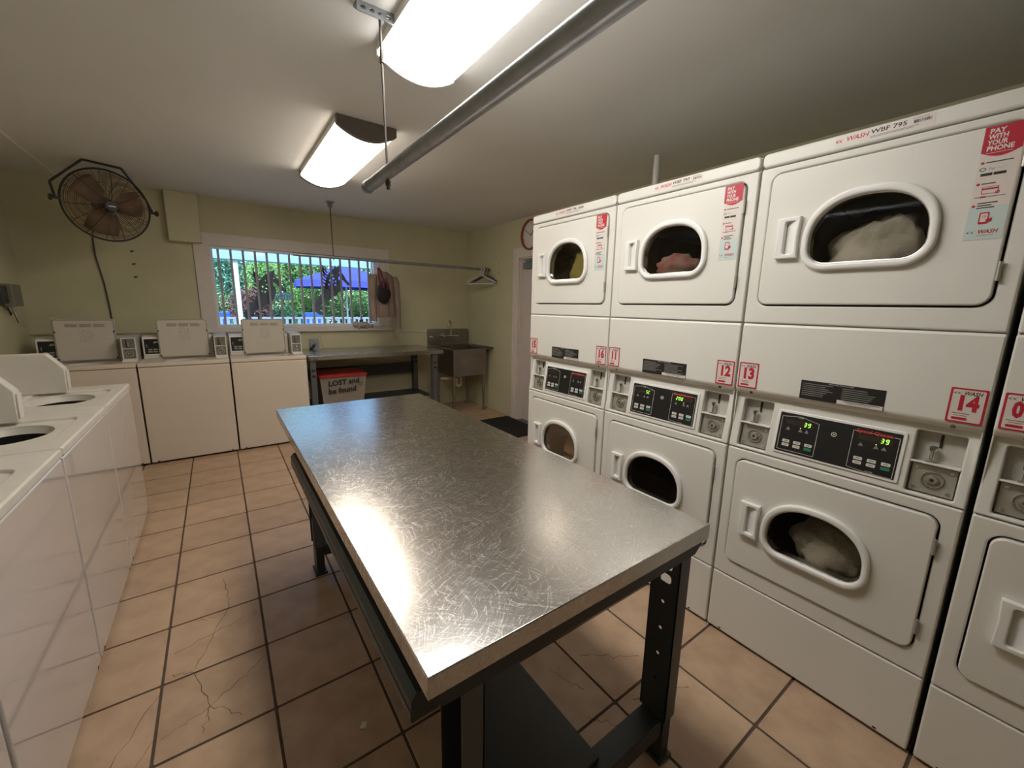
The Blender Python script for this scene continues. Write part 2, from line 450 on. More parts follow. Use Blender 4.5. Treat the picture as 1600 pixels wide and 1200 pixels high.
def sticker_pay(u0, z0, parent, w=.071, h=.285):
    mb = MB(); M = FRONT.copy(); M.translation = (u0, -.008, z0)
    mb.plate([rect(0, w, 0, h)], -.0006, 0, STICKW, M)
    mb.quad(0, w, 0, .085, PRINTT, M, -.0008)
    sh = [(0, h), (0, .222)] + [(w*t/8, .222-.013*math.sin(PI*t/8)) for t in range(1, 8)] + [(w, .222), (w, h)]
    mb.poly(sh, PRINTR, M, -.0010)
    for k, s in enumerate(('PAY', 'WITH', 'YOUR', 'PHONE')):
        mb.text(s, .009, h-.013-.0142*k, .0165, PRINTW, M, -.0013, bold=.03, fit=(.028, .034, .036, .047)[k])
    mb.quad(.008, .055, .2185, .2195, PRINTW, M, -.0013)
    n = -.0010
    def step(y, lines):
        mb.poly(circle(.0075, y, .0034, 12), PRINTR, M, n)
        for q, (a, dy) in enumerate(lines): mb.quad(.0135, .0135+a, y-.0012-dy, y+.0014-dy, PRINTD, M, n)
    step(.196, [(.047, 0)])
    mb.plate([circle(.010, .180, .0062, 16, .0048), circle(.010, .180, .004, 16, .003)], -.0011, -.0009, PRINTGR, M)
    mb.text('Pay', .020, .180, .0085, PRINTG, M, n, shear=.2); mb.quad(.034, .055, .1785, .1815, PRINTT, M, n)
    mb.quad(.008, .029, .163, .170, PRINTD, M, n); mb.quad(.031, .053, .163, .170, PRINTD, M, n)
    step(.143, [(.025, 0)])
    mb.plate([rrect(.016, .046, .117, .135, .002, 2), rrect(.0172, .0448, .1182, .1338, .002, 2)], -.0011, -.0009, PRINTR, M)
    mb.quad(.017, .045, .1275, .1315, PRINTR, M, n)
    mb.plate([circle(.045, .119, .004, 12), circle(.045, .119, .0026, 12)], -.0013, -.0011, PRINTR, M)
    mb.quad(.006, .060, .1085, .111, PRINTG, M, n); mb.quad(.016, .026, .1078, .1117, PRINTR, M, -.0012)
    step(.088, [(.036, -.006), (.026, 0), (.032, .006)])
    mb.plate([rrect(.022, .040, .040, .070, .002, 2), rrect(.0245, .0375, .0455, .067, .001, 2)], -.0012, -.0010, PRINTR, M)
    mb.quad(.0245, .0375, .0455, .067, STICKW, M, -.0010)
    mb.poly([(.035, .052), (.046, .055), (.046, .046), (.036, .042)], PRINTR, M, -.0014)
    mb.text('10', .031, .059, .009, PRINTR, M, -.0013, align='CENTER')
    mb.text('WASH', .024, .020, .0145, PRINTR, M, -.0012, shear=.25, bold=.02, fit=.036)
    for k in range(2):
        c = .021-.008*k
        mb.poly([(c, .0245), (c-.009, .020), (c-.002, .015), (c-.006, .020)], PRINTD, M, -.0012)
    mb.quad(.024, .055, .0105, .0114, PRINTR, M, -.0012)
    mb.build('payment_sticker', parent, smooth=False)
SEG = {'0': 'abcdef', '1': 'bc', '2': 'abged', '3': 'abgcd', '9': 'abcdfg', 'S': 'afgcd', 'C': 'afed'}
def led(mb, s, u, v, h, M, n):
    wd = h*.52; t = h*.13
    S = {'a': (t, wd-t, h-t, h), 'd': (t, wd-t, 0, t), 'g': (t, wd-t, h/2-t/2, h/2+t/2), 'f': (0, t, h/2+t*.3, h-t*.6), 'e': (0, t, t*.6, h/2-t*.3),
         'b': (wd-t, wd, h/2+t*.3, h-t*.6), 'c': (wd-t, wd, t*.6, h/2-t*.3)}
    for i, ch in enumerate(s):
        for g in SEG[ch]:
            a, b, c, d = S[g]; o = u+i*h*.78
            sk = .12
            mb.add([(o+a+sk*c, v+c, n), (o+b+sk*c, v+c, n), (o+b+sk*d, v+d, n), (o+a+sk*d, v+d, n)], [(0, 1, 2, 3)], LED, M)
def cushion_front(mb, z0, z1, m, holes=(), t=.02, M=FRONT):
    mb.plate([rrect(.0025, DW-.0025, z0, z1, .006, 3), *holes], 0, t, m, M, bevel=.006, seg=3)

def dryer_stack(loc, label, nums, wbf, disp):
    root = empty('stacked_dryer', loc, -PI/2, label, 'dryer', 'stacked dryers along the right wall')
    W = DW
    # casing: sides, back, top and the shelf between the two tumblers
    mb = MB().box(.003, .006, .012, .715, .012, 1.945, ENAM).box(W-.006, W-.003, .012, .715, .012, 1.945, ENAM)
    mb.box(.006, W-.006, .70, .715, .012, 1.945, ENAM).box(.006, W-.006, .09, .70, .98, .99, GAP).box(.006, W-.006, .03, .70, .03, .05, GAP)
    mb.box(.006, W-.006, .03, .70, 1.935, 1.945, GAP)
    mb.build('cabinet', root)
    MB().box(.03, W-.03, .03, .69, 0, .05, GAP).build('base', root)
    mb = MB(); cushion_front(mb, .012, .2865, ENAM); 
    for u in (.055, W-.09): mb.box(u, u+.010, -.0006, .002, .020, .026, GAP)
    mb.build('kick_panel', root)
    for tag_, z0, z1, dz0, dz1, rz0, rz1, hz0, hz1 in (('lower', .290, .864, .366, .821, .474, .722, .516, .658),
                                                       ('upper', 1.378, 1.940, 1.449, 1.911, 1.563, 1.818, 1.612, 1.751)):
        mb = MB(); cushion_front(mb, z0, z1, ENAM, [rrect(.0415, .6425, dz0-.005, dz1+.005, .036)])
        mb.build('front_frame', root)
        zc = (rz0+rz1)/2
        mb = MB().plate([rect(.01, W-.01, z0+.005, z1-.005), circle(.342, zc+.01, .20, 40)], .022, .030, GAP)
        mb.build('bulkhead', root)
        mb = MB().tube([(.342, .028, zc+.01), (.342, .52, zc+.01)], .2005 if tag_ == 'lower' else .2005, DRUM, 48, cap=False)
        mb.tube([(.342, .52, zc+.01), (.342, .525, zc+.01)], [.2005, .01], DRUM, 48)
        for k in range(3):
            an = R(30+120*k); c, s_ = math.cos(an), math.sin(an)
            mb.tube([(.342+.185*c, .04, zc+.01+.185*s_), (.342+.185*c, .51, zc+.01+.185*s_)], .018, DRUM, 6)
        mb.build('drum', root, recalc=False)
        # door
        dd = MB().plate([rrect(.0465, .6375, dz0, dz1, .031), dshape(.3425, .30, rz0+.02, rz1-.02, .135, .055)], -.008, .020, ENAM, bevel=.005, seg=3).build('door', root)
        mb = MB()
        mb.plate([dshape(.3425, .341, rz0, rz1, .155, .075), dshape(.3425, .298, rz0+.023, rz1-.026, .133, .053)], -.026, -.006, RINGM, bevel=.009, seg=4)
        mb.plate([dshape(.3425, .303, rz0+.020, rz1-.023, .135, .055), dshape(.3425, .291, rz0+.026, rz1-.029, .129, .050)], -.012, .022, CHROME, bevel=.002)
        mb.build('window_ring', dd)
        MB().plate([dshape(.3425, .298, rz0+.023, rz1-.026, .133, .053)], -.006, -.002, DGLASS).build('pane', dd)
        mb = MB()
        mb.plate([[(.091, hz1), (.091+.004, hz0+.07), (.093, hz0), (.164, hz0-.002), (.160, hz0+.07), (.163, hz1)],
                  rrect(.117, .151, hz0+.014, hz1-.014, .008, 4)], -.028, -.007, RINGM, bevel=.004, seg=3)
        mb.prism([(.117, -.0075), (.152, -.0075), (.152, -.026)], hz0+.013, hz1-.013, RINGM, 'z')
        mb.build('handle', dd)
        for zz in (dz0+.065, dz1-.115):
            MB().cyl((.6405, -.008, zz), (.6405, -.008, zz+.05), .0042, COINP, 8).build('hinge', dd)
        if tag_ == 'upper': sticker_pay(.561, 1.624, dd)
    # access panel over the console, with its rolled lower lip
    mb = MB()
    prof = [(.006, 1.375), (.001, 1.371), (0, 1.365), (0, 1.122), (.003, 1.112), (.010, 1.100), (.020, 1.094), (.05, 1.094), (.05, 1.10), (.03, 1.13), (.03, 1.375)]
    mb.prism(prof, .0025, W-.0025, ENAM, 'x')
    ap = mb.build('access_panel', root, bevel=.004)
    for u in (.062, W-.062): MB().cyl((u, .006, 1.1035), (u, .020, 1.1075), .006, CHROME, 10).build('screw', ap)
    sticker_number(nums[0], .009, 1.120, ap); sticker_number(nums[1], .602, 1.118, ap)
    mb = MB(); M = FRONT.copy(); M.translation = (.230, 0, 1.115)
    mb.plate([rect(0, .235, 0, .067)], -.0007, 0, LABELB, M)
    mb.quad(.112, .233, .001, .014, PRINTW, M, -.0009)
    mb.text('OPERATING INSTRUCTIONS', .117, .0625, .0055, PRINTW, M, -.0010, align='CENTER')
    for c, x0 in ((0, .006), (1, .122)):
        for r_ in range(7 if c == 0 else 6):
            y = .056-.0068*r_ - (.0 if c == 0 else .002)
            mb.quad(x0, x0+random.uniform(.06, .103), y-.0011, y+.0011, PRINTG, M, -.0009)
    mb.quad(.130, .225, .0095, .0115, PRINTD, M, -.0011); mb.text('PLEASE DO NOT BLOCK', .172, .0055, .006, PRINTD, M, -.0011, align='CENTER')
    mb.build('instruction_label', ap, smooth=False)
    # leaning console
    an = math.atan2(.030, .228)
    C = frame((0, 0, .868), (1, 0, 0), (0, math.sin(an), math.cos(an)), (0, math.cos(an), -math.sin(an)))
    hl = rrect(.034, .143, .012, .206, .006, 3); hr = rrect(.548, .655, .012, .206, .006, 3)
    mb = MB().plate([rrect(.0025, W-.0025, 0, .236, .005, 3), hl, hr], 0, .02, ENAM, C, bevel=.005, seg=3)
    con = mb.build('console', root)
    mb = MB().plate([rrect(.165, .531, .024, .190, .007, 3)], -.0045, .002, RINGM, C, bevel=.002)
    mb.plate([rrect(.174, .521, .032, .181, .003, 2)], -.0055, -.0040, BLACK, C)
    n = -.0062
    for x0, dg, lower in ((.182, disp[0], False), (.398, disp[1], True)):
        x1 = x0+.118; yb, yt = .040, .166
        pts = [(x0, yb), (x1, yb), (x1, yt-.006), (x0+.06, yt+.008), (x0, yt)] if not lower else [(x0, yb), (x0+.055, yb-.006), (x1, yb-.006), (x1, yt), (x0, yt)]
        for i in range(len(pts)):
            a, b = pts[i], pts[(i+1) % len(pts)]
            L = math.hypot(b[0]-a[0], b[1]-a[1]); dx, dy = (b[1]-a[1])/L*.0006, -(b[0]-a[0])/L*.0006
            mb.poly([(a[0]-dx, a[1]-dy), (b[0]-dx, b[1]-dy), (b[0]+dx, b[1]+dy), (a[0]+dx, a[1]+dy)], PRINTW, C, n)
        mb.quad(x0+.016, x1-.012, yt-.028, yt-.008, DISP, C, n)
        if dg: led(mb, dg, x0+(.072 if dg != '200' else .022), yt-.026, .016, C, n-.0004)
        for q, ux in enumerate((.018, .058, .078)):
            mb.poly([(x0+ux, yt-.048), (x0+ux+.014, yt-.048), (x0+ux+.007, yt-.036)], PRINTG, C, n)
        if dg and dg != 'SC': mb.poly(circle(x0+.064, yt-.034, .0016, 8), LEDA, C, n-.0003)
        for q in range(3):
            for r_ in range(2):
                bx, by = x0+.014+.036*q, yb+.030-.0145*r_ - (.004*q*0)
                green = q == 2 and r_ == 1
                mb.plate([rrect(bx, bx+.023, by, by+.0105, .002, 2)], -.0068, -.0055, PRINTGR if green else PRINTW, C)
                if not green: mb.quad(bx+.006, bx+.018, by+.004, by+.0068, PRINTG, C, -.0071)
        mb.text('LOWER' if lower else 'UPPER', x0+.06, (yb-.002) if lower else (yt+.003), .006, PRINTW, C, n-.0003, align='CENTER')
    mb.plate([circle(.347, .136, .008, 20), circle(.347, .136, .0062, 20)], -.0064, -.0055, PRINTW, C)
    mb.plate([circle(.347, .136, .0045, 3), circle(.347, .136, .0022, 3)], -.0064, -.0055, PRINTW, C)
    mb.text('Speed Queen', .452, .1675, .0165, BRANDR, C, n-.0004, align='CENTER', bold=.035, fit=.092)
    mb.build('control_panel', con, smooth=False)
    for k, (u0, u1) in enumerate(((.034, .143), (.548, .655))):
        mb = MB()
        mb.plate([rect(u0-.008, u1+.008, .004, .214)], .034, .038, RECESS, C)
        for a, b, c, d in ((u0-.004, u0, .01, .208), (u1, u1+.004, .01, .208), (u0, u1, .008, .012), (u0, u1, .206, .210)):
            mb.box(a, b, .018, .036, 0, 1, RECESS, M=C @ frame((0, 0, 0), (1, 0, 0), (0, 0, 1), (0, 1, 0)) @ Matrix.Translation((0, 0, c)) @ Matrix.Diagonal((1, 1, d-c, 1)))
        mb.plate([rect(u0, u1, .106, .112)], -.001, .036, ENAM, C, bevel=.0015)
        cb = mb.build('coin_box', con)
        mb = MB().plate([rect(u0+.004, u1-.004, .016, .102)], .018, .026, COINP, C, bevel=.002)
        for du in (.016, u1-u0-.016):
            for dv in (.027, .091): mb.plate([circle(u0+du, dv, .005, 10)], .0155, .019, CHROME, C)
        mb.build('coin_plate', cb)
        cu = (u0+u1)/2
        mb = MB().plate([circle(cu, .060, .027, 28), circle(cu, .060, .021, 28)], .013, .020, CHROME, C, bevel=.002)
        mb.plate([circle(cu, .060, .015, 24)], .008, .020, CHROME, C, bevel=.003)
        mb.plate([circle(cu, .060, .005, 12)], .0075, .014, GAP, C)
        mb.build('lock', cb)
        mb = MB()
        mb.tube([C @ Vector((cu-.012, .112, .018)), C @ Vector((cu-.012, .150, .018))], .0055, CHROME, 10)
        mb.tube([C @ Vector((cu-.012, .150, .018)), C @ Vector((cu-.012, .160, .014))], .009, CHROME, 10)
        mb.plate([circle(cu-.012, .115, .013, 14, .003)], .006, .028, CHROME, C)
        mb.plate([rect(cu-.004, cu+.002, .160, .2)], .030, .0345, GAP, C)
        mb.build('coin_slide', cb)
    # top cover with its asset label
    mb = MB().plate([rrect(.0025, W-.0025, 1.944, 1.992, .016, 5)], -.002, .03, ENAM, bevel=.007, seg=3)
    mb.box(.006, W-.006, .02, .715, 1.946, 1.990, ENAM)
    top = mb.build('top_cover', root)
    mb = MB(); M = FRONT.copy(); M.translation = (.223, -.002, 1.956)
    mb.plate([rect(0, .233, 0, .030)], -.0008, 0, STICKW, M)
    for k in range(2):
        c = .022-.009*k
        mb.poly([(c, .022), (c-.013, .015), (c-.002, .008), (c-.007, .015)], PRINTR, M, -.001)
    mb.text('WASH', .028, .016, .019, PRINTR, M, -.001, shear=.25, bold=.02, fit=.056)
    mb.text(wbf, .091, .019, .017, PRINTD, M, -.001, bold=.02, fit=.083)
    for yy, a, b in ((.007, .090, .200), (.0035, .090, .190), (.026, .185, .22)): mb.quad(a, b, yy-.0008, yy+.0008, PRINTG, M, -.001)
    for k in range(14): mb.quad(.188+.0028*k, .188+.0028*k+random.choice((.0012, .002)), .013, .0215, PRINTD, M, -.001)
    mb.build('asset_label', top, smooth=False)
    return root
ST = DW+.003
dl = [('white stacked dryer pair numbered 15 and 16, farthest of the row beside the door', ('15', '16'), 'WBF 796', ('', '')),
      ('white stacked dryer pair numbered 11 and 12, second in the row from the door', ('11', '12'), 'WBF 797', ('SC', '200')),
      ('white stacked dryer pair numbered 13 and 14 with green 39 on both displays', ('13', '14'), 'WBF 795', ('39', '39')),
      ('white stacked dryer pair cut off by the right edge of the photo', ('09', '10'), 'WBF 798', ('', ''))]
for i, a in enumerate(dl):
    dryer_stack((DX, DY0_-ST*i-(.008 if i == 3 else 0), 0), *a)

# laundry behind the dryer glass: crumpled cloth
def cloth_blob(name, c, sc, mat, label, seed, amp=.28, sub=4):
    bm = bmesh.new(); bmesh.ops.create_icosphere(bm, subdivisions=sub, radius=1)
    for v in bm.verts:
        p = v.co*1.3+Vector((seed*3.1, seed*1.7, seed))
        d = noise.noise(p)*.6+abs(noise.noise(p*2.3))*.5-abs(noise.noise(p*4.1+Vector((3, 1, 2))))*.45
        v.co *= 1+amp*d*1.6
        v.co.x *= sc[0]; v.co.y *= sc[1]; v.co.z *= sc[2]
    me = bpy.data.meshes.new(name); bm.to_mesh(me); bm.free(); me.materials.append(mat)
    me.polygons.foreach_set('use_smooth', [True]*len(me.polygons))
    o = bpy.data.objects.new(name, me); COL.objects.link(o); o.location = c
    return tag(o, label, 'laundry', 'laundry behind the dryer doors')
def dp(i, u, d, z): return (DX+d, DY0_-ST*i-u, z)
CY = pm('cloth_mustard', (.55, .46, .12), .9, var=.15, vscale=14, bump=.3, bscale=80)
CR = pm('cloth_red_mix', (.36, .06, .05), .9, vscale=16, col2=(.34, .30, .26), bump=.3, bscale=80)
CG = pm('cloth_grey', (.66, .62, .54), .9, var=.25, vscale=9, bump=.3, bscale=80)
CW = pm('cloth_towel', (.80, .74, .66), .95, var=.15, vscale=12, bump=.4, bscale=120)
CB = pm('cloth_brown', (.62, .42, .25), .9, var=.15, vscale=12, bump=.3, bscale=80)
CK = pm('cloth_dark', (.06, .05, .05), .9, var=.3, vscale=9, bump=.3, bscale=80)
cloth_blob('laundry', dp(0, .385, .125, 1.635), (.105, .105, .125), CY, 'mustard cloth behind the upper glass of dryers 15 and 16', 1)
cloth_blob('laundry', dp(1, .305, .13, 1.60), (.11, .105, .075), CR, 'red and white washing behind the upper glass of dryers 11 and 12', 2)
cloth_blob('laundry', dp(2, .35, .14, 1.62), (.11, .125, .115), CG, 'grey blanket behind the upper glass of dryers 13 and 14', 3)
cloth_blob('laundry', dp(2, .37, .13, .535), (.10, .125, .10), CW, 'pale towels behind the lower glass of dryers 13 and 14', 4)
cloth_blob('laundry', dp(0, .38, .13, .54), (.10, .09, .085), CB, 'brown cloth behind the lower glass of dryers 15 and 16', 5)

# ------------------------------------------------------------------ top-loading washers
def washer(loc, rz, W, label, group, enam, lid, kx=.536, seedp=0):
    root = empty('washing_machine', loc, rz, label, 'washing machine', group)
    D = .711
    mb = MB()
    mb.plate([rrect(.004, W-.004, .018, .859, .006, 3)], 0, .02, enam, bevel=.006, seg=3)
    for u in (.045, W-.06): mb.box(u, u+.014, -.001, .003, .022, .030, GAP)
    mb.box(.004, .008, .012, D, .018, .859, enam).box(W-.008, W-.004, .012, D, .018, .859, enam).box(.008, W-.008, D-.01, D, .018, .859, enam)
    mb.build('cabinet', root)
    MB().box(.03, W-.03, .03, D-.03, 0, .05, GAP).build('base', root)
    # top deck with lid recess and tub opening
    cx = W*.49; hole = circle(cx, .225, .155, 40, .128)
    mb = MB()
    rec = rrect(cx-.20, cx+.20, .055, .375, .05, 5)
    mb.plate([rrect(.002, W-.002, -.004, D, .010, 3), rec], .863, .897, DECK if not lid else enam, FLAT, bevel=.007, seg=3)
    mb.plate([rrect(cx-.202, cx+.202, .053, .377, .05, 5), hole], .868, .884, DECK, FLAT, bevel=.004)
    deck = mb.build('top_deck', root)
    mb = MB(); N = 40
    for (r0, z0), (r1, z1), mt in (((1.0, .876), (.93, .850), DECK), ((.93, .850), (1.03, .80), GAP), ((1.2, .80), (1.2, .50), DRUM), ((1.2, .5), (.05, .49), DRUM)):
        v = [(cx+.155*r*math.cos(2*PI*i/N), .225+.128*r*math.sin(2*PI*i/N), z) for r, z in ((r0, z0), (r1, z1)) for i in range(N)]
        mb.add(v, [(i, (i+1) % N, N+(i+1) % N, N+i) for i in range(N)], mt)
    tub = mb.build('tub', root, recalc=False)
    MB().tube([(cx, .225, .50), (cx, .225, .62), (cx, .225, .74), (cx, .225, .78)], [.075, .045, .038, .02], RINGM, 16).build('agitator', tub)
    # console behind the lid, coin meter to its right
    kx1 = kx+(.105 if lid else .058)
    dc = 0 if lid else .17
    mb = MB().prism([(.36+dc, .897), (.375+dc, 1.075), (.395+dc, 1.098), (.60, 1.098), (.60, .897)], .012, kx-.004, enam, 'x')
    con = mb.build('console', root, bevel=.004)
    an = math.atan2(.015, .178)
    C = frame((0, .36+dc, .897), (1, 0, 0), (0, math.sin(an), math.cos(an)), (0, math.cos(an), -math.sin(an)))
    mb = MB().plate([rrect(.016, .30, .030, .190, .005, 2)], -.006, .0, RINGM, C, bevel=.002)
    mb.plate([rrect(.026, .292, .041, .177, .003, 2)], -.0075, -.005, BLACK, C)
    for q in range(6):
        for r_ in range(2): mb.quad(.048+.036*q, .078+.036*q, .055+.020*r_, .069+.020*r_, PRINTG, C, -.008)
    mb.text('AFX', .088, .146, .024, PRINTW, C, -.008, shear=.3, bold=.01)
    mb.quad(.040, .046, .10, .13, PRINTG, C, -.008)
    mb.build('control_panel', con, smooth=False)
    cb = MB().prism([(.232, .897), (.228, 1.032), (.292, 1.120) if not lid else (.262, 1.112), (.60, 1.120) if not lid else (.60, 1.112), (.60, .897)], kx, kx1, DECK if not lid else GREYM, 'x').build('coin_meter', root, bevel=.005)
    if lid:
        Mf = FRONT.copy(); Mf.translation = (kx, .226, .90)
        mb = MB().plate([rrect(.004, .101, .006, .198, .003, 2), rect(.013, .092, .018, .100), rect(.013, .092, .108, .190)], -.008, .0, DECK, Mf, bevel=.002)
        mb.quad(.010, .095, .012, .195, METP, Mf, -.0012)
        mb.build('meter_face', cb)
        mb = MB().plate([circle(.053, .060, .029, 24), circle(.053, .060, .022, 24)], -.006, -.001, CHROME, Mf, bevel=.002)
        mb.plate([circle(.053, .060, .014, 20)], -.012, -.001, CHROME, Mf, bevel=.003); mb.plate([circle(.053, .060, .005, 10)], -.0128, -.008, GAP, Mf)
        mb.build('lock', cb)
        mb = MB().plate([rect(.036, .042, .112, .186)], -.004, -.001, GAP, Mf); mb.plate([rect(.045, .056, .118, .165)], -.008, -.001, CHROME, Mf, bevel=.001)
        mb.build('coin_slide', cb)
        mb = MB(); mb.box(kx+.006, kx1-.004, .150, .226, .898, .912, RINGM)
        mb.build('coin_tray', cb, bevel=.004)
    else:
        Mf = frame((0, .229, .90), (1, 0, 0), (0, -.03, 1), (0, 1, .03))
        MB().plate([rect(kx+.006, kx1-.006, .012, .120)], -.003, .002, DECK, Mf, bevel=.001).build('meter_face', cb)
    if lid:
        lx0, lx1 = W*.49-.19, W*.49+.188
        L = frame((0, .352, .902), (1, 0, 0), (0, math.sin(R(2)), math.cos(R(2))), (0, math.cos(R(2)), -math.sin(R(2))))
        mb = MB().plate([rrect(lx0, lx1, 0, .352, .022, 5)], -.012, .004, LIDM, L, bevel=.005, seg=3)
        mb.plate([rrect(lx0+.004, lx1-.004, .004, .348, .020, 5), rrect(lx0+.010, lx1-.010, .010, .342, .016, 5)], -.0135, -.010, PRINTG, L)
        ld = mb.build('lid', root)
        mb = MB()
        for u in (lx0+.012, lx1-.012):
            for v in (.020, .245): mb.plate([circle(u, v, .006, 10)], -.018, -.012, GAP, L)
        mb.build('lid_bumper', ld)
        mb = MB(); a = lx0+.075
        for q in range(3):
            for r_ in range(4): mb.quad(a+.085*q, a+.085*q+.076-random.uniform(0, .012), .286+.007*r_, .2905+.007*r_, PRINTG, L, -.0128)
        for q in range(2):
            for r_ in range(3):
                x0 = lx0+.155+.045*q; y0 = .168+.036*r_
                mb.quad(x0, x0+.040, y0, y0+.0015, PRINTG, L, -.0128); mb.quad(x0, x0+.0012, y0, y0+.032, PRINTG, L, -.0128)
                for z in range(3):
                    rx, ry = x0+random.uniform(.006, .03), y0+random.uniform(.006, .026)
                    mb.quad(rx, rx+random.uniform(.004, .012), ry, ry+.004, PRINTG, L, -.0128)
        mb.build('lid_print', ld, smooth=False)
        mb = MB().plate([rrect(.012, .115, .232, .32, .004, 2)], .8968, .8978, PRINTT, FLAT); mb.build('deck_label', deck)
    return root
METP = pm('meter_plate', (.24, .225, .205), .4, metal=.3, var=.15, vscale=20)
GREYM = pm('meter_grey', (.44, .43, .42), .45, var=.08, vscale=12)
LIDM = pm('lid_enamel', (.66, .61, .53), .24, var=.03, vscale=7, rvar=.06)
V2 = .6487
for i, lb in enumerate(('beige washing machine with raised lid in the back left corner under the fan',
                        'beige washing machine with raised lid, middle of the three under the window wall',
                        'beige washing machine with raised lid next to the steel bench')):
    washer((-1.2337+V2*i, 4.5675, 0), 0, V2-.004, lb, 'washing machines along the window wall', ENAM3, True)
V1 = .726
for i, lb in enumerate(('glossy white washing machine without lid at the far end of the left row',
                        'glossy white washing machine without lid, second from the far end of the left row',
                        'glossy white washing machine in the left foreground with its front cut off below',
                        'glossy white washing machine barely visible in the bottom left corner')):
    washer((-.498, 3.516-V1*(i+1), 0), PI/2, V1-.010, lb, 'washing machines along the left wall', ENAM2, False, kx=.520)

# ------------------------------------------------------------------ folding table in the foreground
TX0, TX1, TY0, TY1, TZ = .2254, 1.100, .5338, 2.6262, .818
tb = empty('work_table', ((TX0+TX1)/2, (TY0+TY1)/2, 0), 0, 'long steel-topped folding table on dark legs in the middle of the room', 'table')
def loc(o, r):
    o.matrix_parent_inverse = Matrix.Translation(-Vector(r.location)); return o
loc(MB().box(TX0, TX1, TY0, TY1, TZ-.045, TZ, STEEL).build('tabletop', tb, bevel=.0025), tb)
def table_leg(x0, x1, y0, y1, sgn, mat=DARKST):
    """adjustable channel leg: wide upper sleeve with slots, narrower foot tube"""
    mb = MB()
    xa = x0 if sgn > 0 else x1                            # slotted web side faces the table's centre line
    t = .003
    hole = [rrect(y0+.025, y1-.025, z, z+.030, .012, 4) for z in (.625, .668)] + [circle((y0+y1)/2, z, .006, 10) for z in (.56, .47, .38, .29)]
    mb.plate([rect(y0, y1, .16, .765), *hole], (xa if sgn > 0 else xa-t), (xa+t if sgn > 0 else xa), mat, ISIDE)
    mb.box(x0, x1, y0, y0+t, .16, .765, GREYST).box(x0, x1, y1-t, y1, .16, .765, mat)
    mb.box(x0+.006, x1-.006, y0+.006, y1-.006, .012, .30, mat)
    mb.box(x0-.004, x1+.004, y0-.003, y1+.003, 0, .012, mat)
    return mb
for x0, x1, s in ((.302, .352, -1), (1.010, 1.060, 1)):
    for y0 in (.558, 2.15):
        loc(table_leg(x0, x1, y0, y0+.092, s).build('leg', tb, smooth=False), tb)
for y0 in (.548, 2.14):
    mb = MB().prism([(.235, .772), (.235, .752), (.262, .728), (1.060, .728), (1.092, .752), (1.092, .772)], y0, y0+.112, DARKST, 'y')
    loc(mb.build('leg_beam', tb), tb)
    loc(MB().box(.352, 1.010, y0+.02, y0+.092, .10, .16, DARKST).build('foot_beam', tb, bevel=.003), tb)
mb = MB().prism([(.220, .668), (.220, .712), (.232, .727), (.275, .727), (.275, .668)], .60, 2.07, DARKST, 'y')
mb.box(.2185, .2205, .60, 2.065, .672, .690, GREYST)
loc(mb.build('front_rail', tb), tb)
loc(MB().box(.47, .762, .60, 2.20, .160, .178, DARKST).build('lower_shelf', tb, bevel=.003), tb)

# ------------------------------------------------------------------ ceiling lights
def ceiling_light(x0, x1, y0, y1, label, strength, cap, col):
    xc = (x0+x1)/2
    o = empty('ceiling_light', (xc, (y0+y1)/2, H), 0, label, 'ceiling light', 'fluorescent ceiling lights')
    def arc(hw, z0, z1, n=12):
        return [(xc-hw, z0)] + [(xc-hw+2*hw*i/n, z0-(.020 if z0 < H-.02 else .048)-(z0-(.020 if z0 < H-.02 else .048)-z1)*(1-(2*i/n-1)**2)) for i in range(n+1)] + [(xc+hw, z0)]
    hw = (x1-x0)/2
    loc(MB().prism(arc(hw-.004, H-.028, H-.100), y0+.03, y1-.03, diff('diffuser_%d' % int(strength*10), strength, col), 'y').build('diffuser', o), o)
    loc(MB().box(x0-.002, x1+.002, y0+.03, y1-.03, H-.032, H, FIXW).build('base_plate', o), o)
    for a, b in ((y0, y0+.034), (y1-.034, y1)):
        loc(MB().prism(arc(hw+.006, H, H-.104), a, b, cap, 'y').build('end_cap', o, bevel=.003), o)
ceiling_light(.622, .955, .61, 1.85, 'bright ceiling light near the camera, cut off by the top of the photo', LIGHT_NEAR, FIXW, (1.0, .965, .915))
ceiling_light(.640, .968, 2.57, 3.80, 'bright ceiling light with dark end cap, farther one toward the window', LIGHT_FAR, FIXT, (1.0, .885, .74))

